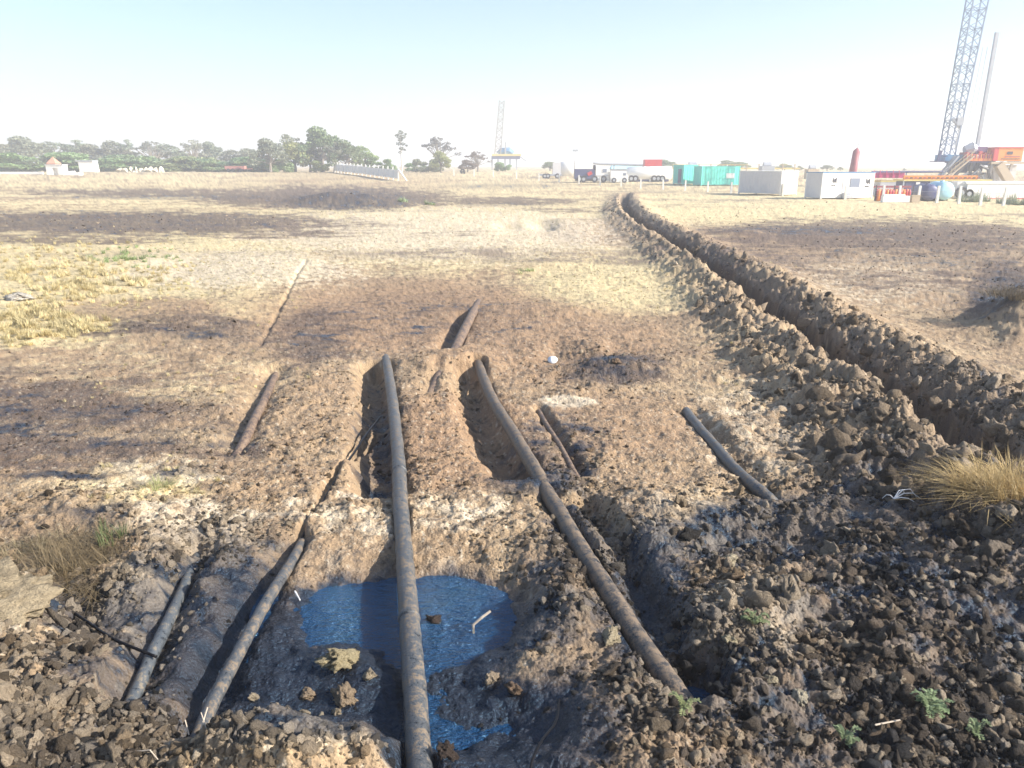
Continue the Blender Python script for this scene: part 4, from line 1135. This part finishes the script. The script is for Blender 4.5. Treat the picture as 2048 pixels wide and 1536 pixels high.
MB().box((-2.6, 0, .6), (1.8, 1.6, 1.3)).box((1.8, .7, .6), (3.4, .9, .75)).build('bed', paint('faded_red', (.55, .22, .18), .7, .2, 1), h)
for k in (-1.8, -.8, .9): MB().tube([(k, -.1, .4), (k, .15, .4)], .4, 12).build('wheel', BLK, h)

# ------------------------------------------------------------------ lattice mast
def lattice(mb, base, top, w0, w1, n, r=.06):
    base = Vector(base); top = Vector(top); c = lambda u, w, k: base.lerp(top, u) + Vector(((-1, 1, 1, -1)[k] * w / 2, (-1, -1, 1, 1)[k] * w / 2, 0))
    for k in range(4): mb.bar(c(0, w0, k), c(1, w1, k), r * 2)
    for i in range(n):
        u0, u1 = i / n, (i + 1) / n; wa, wb = w0 + (w1 - w0) * u0, w0 + (w1 - w0) * u1
        for k in range(4):
            k2 = (k + 1) % 4
            mb.bar(c(u0, wa, k), c(u1, wb, k2) if i % 2 else c(u0, wa, k2), r)
            mb.bar(c(u0, wa, k) if not i % 2 else c(u0, wa, k2), c(u1, wb, k2) if not i % 2 else c(u1, wb, k), r)

# ---- distant rig
Y = 290; b0 = base_at(1012, Y); rg = empty('distant_drilling_rig', b0); tag(rg, 'pale distant drilling rig with blue topped platform above dry trees', 'drilling rig')
fz = P(1012, 316, Y).z - b0.z; ps = PXR * Y * 1.04
def dx(px): return P(px, 330, Y).x - b0.x
def dz(py): return P(1012, py, Y).z - b0.z
MB().box((dx(983), 0, dz(318)), (dx(1040), 6, dz(312))).build('platform', NAVY, rg)
MB().box((dx(984), -.1, dz(312)), (dx(1042), 6.1, dz(308))).build('walkway', YEL, rg)
MB().tube([(dx(998), 3, dz(308)), (dx(1002), 3, dz(303)), (dx(1018), 3, dz(302)), (dx(1026), 3, dz(307))], [1.0, 1.2, 1.2, .8], 8).build('canopy', BLUE, rg)
for a_ in (984, 996, 1010, 1020, 1033): MB().bar((dx(a_), 1, 0), (dx(a_), 1, dz(318)), .45).build('leg', STEEL, rg)
MB().bar((dx(1011), 2, dz(308)), (dx(1011), 2, dz(284)), .5).build('stand_pipe', STEEL, rg)
MB().bar((dx(1038), 1, dz(312)), (dx(1052), 1, dz(322)), .3).build('stair', STEEL, rg)
m = MB(); lattice(m, (dx(995), 3, dz(310)), (dx(1004), 3, dz(200)), 2.0, 1.6, 12, .16); m.build('mast', paint('pale_mast', (.36, .34, .34), .6, .1, 1), rg)

# ------------------------------------------------------------------ vehicles on the road behind the fence
def wheel(parent, x_, y_, r_, w_=.3):
    o = MB().tube([(x_, y_, r_), (x_, y_ + w_, r_)], r_, 16).build('wheel', BLK, parent)
    MB().tube([(x_, y_ - .02, r_), (x_, y_ + .01, r_)], r_ * .5, 12).build('rim', STEEL, o)
Y = 150
def unit(name, px, py0, label, cat, Y, group=None):
    b0 = base_at(px, Y); e_ = empty(name, b0); tag(e_, label, cat, group)
    k = P(px + 1, 330, Y).x - P(px, 330, Y).x
    X = lambda q: (q - px) * k
    b_py = None
    Z = lambda q: P(px, q, Y).z - b0.z
    return e_, X, Z
tk, X, Z = unit('cargo_truck', 1180, 365, 'white truck with navy blue cargo box and red mark', 'truck', 140)
MB().box((X(1150), 0, Z(358)), (X(1190), 2.4, Z(338))).build('cargo_box', NAVY, tk)
MB().box((X(1150), -.02, Z(338)), (X(1186), 2.42, Z(322))).build('tarpaulin', WH, tk)
MB().box((X(1188), .0, Z(340)), (X(1191), 2.4, Z(330))).build('headboard', BLK, tk)
MB().tube([(X(1176), -.04, Z(349)), (X(1184), -.04, Z(345))], .3, 6).build('red_mark', RED, tk)
cb = MB().box((X(1192), .1, Z(362)), (X(1219), 2.3, Z(331))).build('cab', WH, tk)
MB().box((X(1206), .05, Z(345)), (X(1214), .1, Z(338))).build('window', GLASS, cb); MB().box((X(1194), .05, Z(352)), (X(1219), .1, Z(350))).build('trim', GREYW, cb)
MB().box((X(1152), .3, Z(362)), (X(1219), 2.0, Z(357))).build('chassis', BLK, tk)
for q in (1160, 1168, 1190, 1208): wheel(tk, X(q), -.05, .5)
o, X, Z = unit('flatbed_trailer', 1105, 360, 'low grey flatbed trailer left of the cargo truck', 'trailer', 158)
MB().box((X(1080), 0, Z(352)), (X(1124), 2.2, Z(348))).build('bed', STEEL, o)
for q in (1090, 1096, 1115): wheel(o, X(q), -.1, .45)
MB().box((X(1106), .3, Z(348)), (X(1122), 2, Z(325))).build('load', GREYW, o)
o, X, Z = unit('tanker_trailer', 1295, 370, 'long white tanker trailer with rounded tank and landing legs', 'tanker', 142)
tk_ = MB().tube([(X(1256), 1.2, Z(349)), (X(1258), 1.2, Z(349)), (X(1344), 1.2, Z(347)), (X(1346), 1.2, Z(347))], [.9, 1.15, 1.15, .9], 18).build('tank', WH, o, True)
MB().tube([(X(1290), 1.2, Z(338)), (X(1290), 1.2, Z(333))], .35, 10).tube([(X(1320), 1.2, Z(338)), (X(1320), 1.2, Z(334))], .3, 10).build('hatch', WH, tk_)
MB().box((X(1262), .4, Z(363)), (X(1340), 2, Z(359))).build('chassis', NAVY, o)
for q in (1264, 1272, 1310, 1318, 1326): wheel(o, X(q), .0, .5)
for q in (1258, 1302): MB().bar((X(q), .3, 0), (X(q), .3, Z(358)), .2).build('landing_leg', WH, o)
o, X, Z = unit('white_van', 1240, 368, 'boxy white van between the truck cab and the tanker', 'van', 139)
MB().box((X(1222), 0, Z(364)), (X(1254), 2, Z(342))).add([(X(1254), 0, Z(364)), (X(1258), 0, Z(364)), (X(1258), 2, Z(364)), (X(1254), 2, Z(364)), (X(1254), 0, Z(346)), (X(1258), 0, Z(352)), (X(1258), 2, Z(352)), (X(1254), 2, Z(346))],
    [(0, 1, 5, 4), (4, 5, 6, 7), (1, 2, 6, 5), (3, 7, 6, 2), (0, 4, 7, 3)]).build('body', WH, o)
for q in (1229, 1250): wheel(o, X(q), -.1, .38)
MB().box((X(1247), -.02, Z(351)), (X(1253), .0, Z(346))).build('window', GLASS, o)
o, X, Z = unit('red_cabin', 1305, 340, 'small dark red cabin with white base above the tanker', 'cabin', 160)
MB().box((X(1290), 0, Z(333)), (X(1324), 2.4, Z(319))).build('wall', RED, o)
MB().box((X(1290), .02, 0), (X(1324), 2.38, Z(333))).build('base', GREYW, o)
for q in (1300, 1308, 1317): MB().box((X(q), -.03, Z(338)), (X(q + 4), .0, Z(334))).build('window', GLASS, o)
o, X, Z = unit('storage_tank', 1135, 350, 'white cylindrical storage tank behind the cargo truck', 'tank', 170)
MB().tube([(X(1138), 2, 0), (X(1138), 2, Z(326)), (X(1138), 2, Z(322))], [2.2, 2.2, .6], 20).build('tank_body', WH, o, True)
o, X, Z = unit('lamp_mast', 1150, 345, 'thin floodlight mast above the cargo truck', 'mast', 168)
MB().tube([(0, 0, 0), (0, 0, Z(302))], [.08, .05], 6).build('pole', GREYW, o); MB().box((-.5, -.2, Z(303)), (.5, .2, Z(299))).build('floodlight', STEEL, o)
o, X, Z = unit('pipe_bridge', 1225, 340, 'long thin grey gantry pipe above the vehicles', 'gantry', 166)
MB().tube([(X(1170), 0, Z(323)), (X(1200), 0, Z(328)), (X(1290), 0, Z(330))], .22, 8).build('pipe', STEEL, o)
for q in (1172, 1228, 1286): MB().bar((X(q), 0, 0), (X(q), 0, Z(329)), .2).build('support', STEEL, o)
o, X, Z = unit('blue_shed', 1255, 345, 'pale blue roofed shed behind the white van', 'shed', 172)
MB().box((X(1225), 0, 0), (X(1285), 4, Z(338))).build('wall', GREYW, o)
MB().add([(X(1223), -.2, Z(338)), (X(1287), -.2, Z(338)), (X(1285), 2, Z(329)), (X(1226), 2, Z(329)), (X(1223), 4.2, Z(338)), (X(1287), 4.2, Z(338))], [(0, 1, 2, 3), (3, 2, 5, 4), (0, 3, 4), (1, 5, 2)]).build('roof', CYAN, o)

# ------------------------------------------------------------------ pipe rack above the containers
o, X, Z = unit('pipe_rack', 1400, 345, 'yellow handrail walkway with posts running above the containers', 'walkway', 158)
MB().box((X(1345), 0, Z(338)), (X(1600), .8, Z(335.5))).build('deck', YEL, o)
for q in range(1350, 1600, 24): MB().bar((X(q), 0, 0), (X(q), 0, Z(328)), .16).build('post', TAN, o)
MB().bar((X(1345), 0, Z(329)), (X(1600), 0, Z(330)), .08).build('rail', YEL, o)
for nm_, p0, p1, py_t, py_b, mt, lb in [('mud_pump', 1525, 1550, 326, 345, STEEL, 'small grey mud pump on skids above the long white container'), ('mixing_unit', 1618, 1640, 332, 347, TAN, 'tan mixing unit between container and cabin'), ('engine_unit', 1375, 1400, 326, 338, MAROON, 'dull red engine unit above the turquoise container')]:
    o, X, Z = unit(nm_, (p0 + p1) / 2, 345, lb, 'machine', 150)
    MB().box((X(p0), 0, 0), (X(p1), 2, Z(py_t + 6))).build('skid', mt, o)
    MB().tube([(X(p0) + .4, 1, Z(py_t + 4)), (X(p1) - .4, 1, Z(py_t + 4))], .5, 10).build('motor', STEEL, o)
    MB().bar((X(p0 + 5), 1, Z(py_t + 5)), (X(p0 + 5), 1, Z(py_t - 3)), .2).build('exhaust', WH, o)

# ------------------------------------------------------------------ red tower
o, X, Z = unit('red_tower', 1707, 350, 'tall faded red tower with pointed top behind the site cabin', 'tower', 125)
MB().tube([(X(1706), 0, 0), (X(1707.5), 0, Z(340)), (X(1710), 0, Z(303))], [.55, .52, .50], 14).build('shaft', MAROON, o, True)
MB().tube([(X(1710), 0, Z(303)), (X(1711), 0, Z(296))], [.50, .12], 14).build('cap', MAROON, o)
MB().tube([(X(1711), 0, Z(297)), (X(1712), 0, Z(286))], .05, 6).build('lightning_rod', STEEL, o)

# ------------------------------------------------------------------ right hand site clutter
o, X, Z = unit('cylinder_rack', 1797, 402, 'rack packed with red gas cylinders right of the cabin', 'rack', 82)
MB().box((X(1763), .9, Z(376)), (X(1838), 1.2, Z(372))).build('rack_beam', MAROON, o)
for k in range(12):
    q = 1768 + k * 5.6; cyl_ = MB().tube([(X(q), .3, 0), (X(q), .3, Z(384)), (X(q), .3, Z(381)), (X(q), .3, Z(378.5))], [.125, .125, .09, .04], 12).build('gas_cylinder', RED if k % 3 else ORANGE, o, True)
    MB().tube([(X(q), .75, 0), (X(q), .75, Z(382)), (X(q), .75, Z(378))], [.125, .125, .04], 10).build('gas_cylinder', ORANGE if k % 2 else RED, o, True)
for q in (1763, 1800, 1838): MB().bar((X(q), .5, 0), (X(q), .5, Z(371)), .1).build('upright', BLK, o)
o = MB().box((-1.1, 0, 0), (1.3, .5, .55)).box((-1.0, .1, .55), (.9, .4, .68)).build('white_crate', WH, loc=base_at(1800, 79)); tag(o, 'low white crate in front of the red gas cylinders', 'crate')
o = MB().box((-.35, 0, 0), (.35, .5, .6)).box((-.38, -.03, .6), (.38, .53, .66)).build('tan_crate', TAN, loc=base_at(1842, 79)); tag(o, 'small tan crate beside the dark round tank', 'crate')
for nm_, px, r_, mt, lb in [('dark_tank', 1868, .72, NAVY, 'dark navy horizontal tank left of the pale blue one'), ('pale_blue_tank', 1898, .82, CYAN, 'pale blue horizontal tank with bulging end')]:
    o, X, Z = unit(nm_, px, 402, lb, 'tank', 82)
    MB().tube([(0, -.25, r_ + .1), (0, -.18, r_ + .1), (0, 0, r_ + .1), (.6, 3.2, r_ + .1), (.6, 3.4, r_ + .1)], [r_ * .4, r_ * .8, r_, r_, r_ * .6], 22).build('tank_shell', mt, o, True)
    MB().tube([(0, .8, r_ * 2), (0, .8, r_ * 2 + .2)], .18, 10).build('manhole', mt, o)
    for q in (.4, 2.6): MB().box((-r_ * .7, q, 0), (r_ * .7, q + .2, .5)).build('saddle', BLK, o)
o, X, Z = unit('mud_tank', 1850, 375, 'orange railed mud tank deck with dark lower bays', 'mud tank', 92)
MB().box((X(1812), 0, Z(362)), (X(1990), 2.6, Z(359))).build('deck', YEL, o)
MB().box((X(1812), .02, Z(359)), (X(1960), .3, Z(351))).build('guard_panel', ORANGE, o)
for q in range(1815, 1960, 9): MB().box((X(q), -.03, Z(357)), (X(q + 5), .015, Z(354.5))).build('lettering_plate', MAROON if q % 2 else BLK, o)
MB().box((X(1818), .1, 0), (X(1866), 2.5, Z(363))).build('bay', NAVY, o)
MB().box((X(1866), .1, 0), (X(1905), 2.5, Z(363))).build('bay', GREYW, o)
MB().box((X(1838), .05, Z(369)), (X(1846), .1, Z(364))).build('white_plate', WH, o)
for q in (1813, 1940, 1985): MB().bar((X(q), .1, 0), (X(q), .1, Z(360)), .12).build('leg', STEEL, o)
o, X, Z = unit('crimson_tank', 1785, 370, 'low crimson tank deck behind the site cabin roof', 'tank', 96)
MB().box((X(1742), 0, Z(356)), (X(1812), 2.4, Z(346))).build('tank_wall', MAGEN, o)
MB().box((X(1765), -.1, 0), (X(1815), 2.3, Z(364))).build('lower_tank', GREYW, o)
MB().box((X(1765), -.12, Z(364)), (X(1840), 2.3, Z(361))).build('yellow_deck', YEL, o)
for q in (1750, 1762, 1775, 1788, 1800): MB().bar((X(q), -.05, Z(356)), (X(q), -.05, Z(341)), .07).build('rail_post', MAGEN, o)
MB().bar((X(1740), -.05, Z(345)), (X(1812), -.05, Z(345)), .06).build('rail', PURP, o)
MB().box((X(1788), .3, Z(346)), (X(1812), 1.2, Z(353))).build('yellow_pump', YEL, o)
o, X, Z = unit('flow_line', 1850, 370, 'long thin blue flow pipe running to the rig', 'pipe', 112)
MB().tube([(X(1745), 0, Z(344)), (X(1888), 0, Z(343.5))], .13, 8).build('line_pipe', NAVY, o)
for q in (1750, 1815, 1885): MB().bar((X(q), 0, 0), (X(q), 0, Z(344)), .1).build('support', NAVY, o)
o, X, Z = unit('long_trailer', 1995, 395, 'long white box trailer below the drilling rig', 'trailer', 88)
MB().box((X(1942), 0, Z(396)), (X(2070), 2.4, Z(368))).box((X(1925), .4, Z(380)), (X(1942), 2.2, Z(364))).build('trailer_body', WH, o)
MB().box((X(1938), -.05, Z(367.5)), (X(2072), 2.5, Z(363))).build('roof_rail', WH, o)
wheel(o, X(1932), .0, .55); wheel(o, X(1948), .0, .45)
MB().box((X(1985), -.05, Z(399)), (X(2060), .2, Z(396))).build('red_skirt', RED, o)
for q in (1960, 1978): MB().bar((X(q), -.05, 0), (X(q), -.05, Z(384)), .12).build('strut', WH, o)

# ------------------------------------------------------------------ main drilling rig
Y = 118
rg, X, Z = unit('drilling_rig', 1960, 360, 'blue and orange drilling rig with mast, stairs and orange doghouse at right', 'drilling rig', Y)
def leg(nm_, a, b, w_, mt, ya=0, yb=0): MB().bar((X(a[0]), ya, Z(a[1])), (X(b[0]), yb, Z(b[1])), w_).build(nm_, mt, rg)
MB().box((X(1925), 0, Z(326)), (X(1990), 5, Z(321))).build('rig_floor', NAVY, rg)
MB().box((X(1926), .4, Z(331)), (X(1988), 4.6, Z(326))).build('floor_beam', NAVY, rg)
MB().box((X(1930), 2, Z(346)), (X(1952), 4.6, Z(331))).box((X(1962), 2.2, Z(343)), (X(1984), 4.6, Z(331))).build('mud_manifold', NAVY, rg)
MB().tube([(X(1984), -.2, Z(360)), (X(1975), -.2, Z(338)), (X(1958), -.2, Z(331))], .18, 8).tube([(X(1940), -.2, Z(366)), (X(1950), -.2, Z(350)), (X(1968), -.2, Z(347))], .15, 8).build('hose', BLK, rg)
for q in (1932, 1942, 1951, 1968, 1976): MB().box((X(q), .2, Z(321)), (X(q + 5), .9, Z(304 + q % 7))).build('cabinet', (RED, ORANGE, MAROON, WH)[q % 4], rg)
for a, b in (((1935, 326), (1905, 365)), ((1945, 326), (1945, 370)), ((1957, 326), (1955, 370)), ((1986, 326), (1984, 370)), ((1992, 326), (2004, 366)), ((2026, 324), (2024, 368)), ((1988, 326), (1998, 366))): leg('substructure_leg', a, b, .32, GREYW if a[0] > 1980 else BLK, .3, .3)
for a, b in (((1935, 362), (1962, 338)), ((1925, 355), (1940, 345)), ((1962, 340), (1980, 366))): leg('brace', a, b, .2, STEEL, .2, .2)
leg('ladder_chute', (1994, 328), (2022, 364), 1.0, TAN, -.3, -.3)
MB().box((X(1955), 1, Z(368)), (X(1985), 3, Z(345))).build('blowout_preventer', GREYW, rg)
MB().box((X(2000), 1.2, Z(368)), (X(2045), 3, Z(330))).build('back_wall', GREYW, rg)
dh = MB().box((X(1988), -.4, Z(322)), (X(2038), 3, Z(296))).build('doghouse', ORANGE, rg)
MB().box((X(1986), -.5, Z(296)), (X(2050), 3.1, Z(294))).build('roof', RED, dh)
MB().box((X(2007), -.46, Z(309)), (X(2018), -.4, Z(303))).build('window', BLK, dh)
MB().box((X(1981), -.42, Z(322)), (X(1990), .5, Z(296))).build('door', RED, dh)
for q, r_, u in ((2003, 2034, 312.5), (1996, 2034, 317)): MB().box((X(q), -.44, Z(u + 1.5)), (X(r_), -.41, Z(u))).build('stripe', BLK if u > 315 else MAROON, dh)
MB().box((X(2038), -.35, Z(323)), (X(2052), 3, Z(297))).build('side_cabin', WH, rg)
MB().box((X(1978), -.5, Z(328)), (X(2050), 3.2, Z(323.5))).build('walkway', TAN, rg)
for k in range(12): MB().bar((X(1931 + k * 4.7), -.1, Z(321)), (X(1931 + k * 4.7), -.1, Z(308)), .09).build('handrail_post', RED if k % 2 else ORANGE, rg)
for u in (309, 314): MB().bar((X(1929), -.1, Z(u)), (X(1985), -.1, Z(u)), .08).build('handrail', MAROON, rg)
MB().box((X(1955), 1, Z(321)), (X(1978), 3.4, Z(293))).build('drawworks', PURP, rg)
MB().box((X(1960), .6, Z(318)), (X(1966), 1, Z(302))).box((X(1970), .6, Z(320)), (X(1976), 1, Z(305))).build('drawworks_guard', RED, rg)
MB().tube([(X(1935), 1.5, Z(300)), (X(1950), 1.5, Z(296)), (X(1962), 1.5, Z(299))], [.5, .8, .4], 8).build('engine_hood', STEEL, rg)
MB().box((X(1936), 1.2, Z(321)), (X(1952), 2.8, Z(304))).build('control_console', MAROON, rg)
MB().box((X(1930), -.12, Z(322)), (X(1984), -.06, Z(317))).build('kick_panel', ORANGE, rg)
MB().box((X(1896), 1, Z(324)), (X(1930), 4, Z(309))).build('blue_housing', BLUE, rg)
MB().box((X(1879), .6, Z(323.5)), (X(1900), 3, Z(321.5))).build('side_platform', NAVY, rg)
leg('platform_post', (1881, 322), (1886, 301), .28, NAVY, 1, 1); leg('platform_rail', (1883, 312), (1900, 312), .1, NAVY, 1, 1)
m = MB()
for q in (0, 1.0):
    m.bar((X(1884), -.4 + q, Z(352)), (X(1912), -.4 + q, Z(312)), .22)
for k in range(16):
    u = k / 15; a_ = Vector((X(1884), -.4, Z(352))).lerp(Vector((X(1912), -.4, Z(312))), u); m.bar(a_, a_ + Vector((0, 1, 0)), .12)
m.build('pipe_ramp', STEEL, rg)
m = MB()
for q in (0, 1.1):
    m.bar((X(1893), -1.4 + q, Z(352)), (X(1935), -1.4 + q, Z(312)), .16); m.bar((X(1893), -1.4 + q, Z(342)), (X(1935), -1.4 + q, Z(302)), .07)
for k in range(18):
    u = (k + .5) / 18; a_ = Vector((X(1893), -1.4, Z(352))).lerp(Vector((X(1935), -1.4, Z(312))), u); m.box((a_.x - .16, -1.4, a_.z), (a_.x + .16, -.3, a_.z + .05))
    if k % 3 == 0: m.bar(a_, a_ + Vector((0, 0, .9)), .05)
m.build('stairway', TAN, rg)
m = MB(); lattice(m, (X(1908), 2.4, Z(310)), (X(1928), 2.4, Z(-150)), 1.5, 2.1, 24, .075); m.build('mast', paint('blue_grey_mast', (.20, .27, .40), .5, .2, 1), rg)
m = MB()
for q in (-1, 1): m.bar((X(1916), 1.2, Z(256)), (X(1908 + q * 7), 1.2, Z(236)), .2)
m.bar((X(1916), 1.2, Z(256)), (X(1914), 1.2, Z(300)), .1).box((X(1909), 1.0, Z(250)), (X(1922), 1.6, Z(234))).build('travelling_block', STEEL, rg)
leg('kelly_pipe', (1964, 293), (1967, 60), .42, STEEL, 2, 2)
for q, t_q in ((1937, 1944), (1946, 1953)): leg('guy_line', (q, 300), (t_q, 90), .06, STEEL, 2, 2)

# shrubs under the trailer
for k, (px, py, lb) in enumerate([(1938, 404, 'grey green shrub at the fence under the trailer wheel'), (1968, 403, 'grey green shrub in the middle below the trailer'), (2012, 408, 'grey green shrub right of the fence post below the trailer'), (2040, 410, 'grey green shrub at the right frame edge below the trailer')]):
    p = gp(px, py); me = np_mesh('shrub', *blades(420, 1.0, .95, .6, 900 + k, .03, 2), M_GRASS)
    o = bpy.data.objects.new('shrub', me); C.objects.link(o); o.location = (p.x, p.y, gz(p.x, p.y)); o.color = (.24, .28, .17, 1); tag(o, lb, 'shrub')
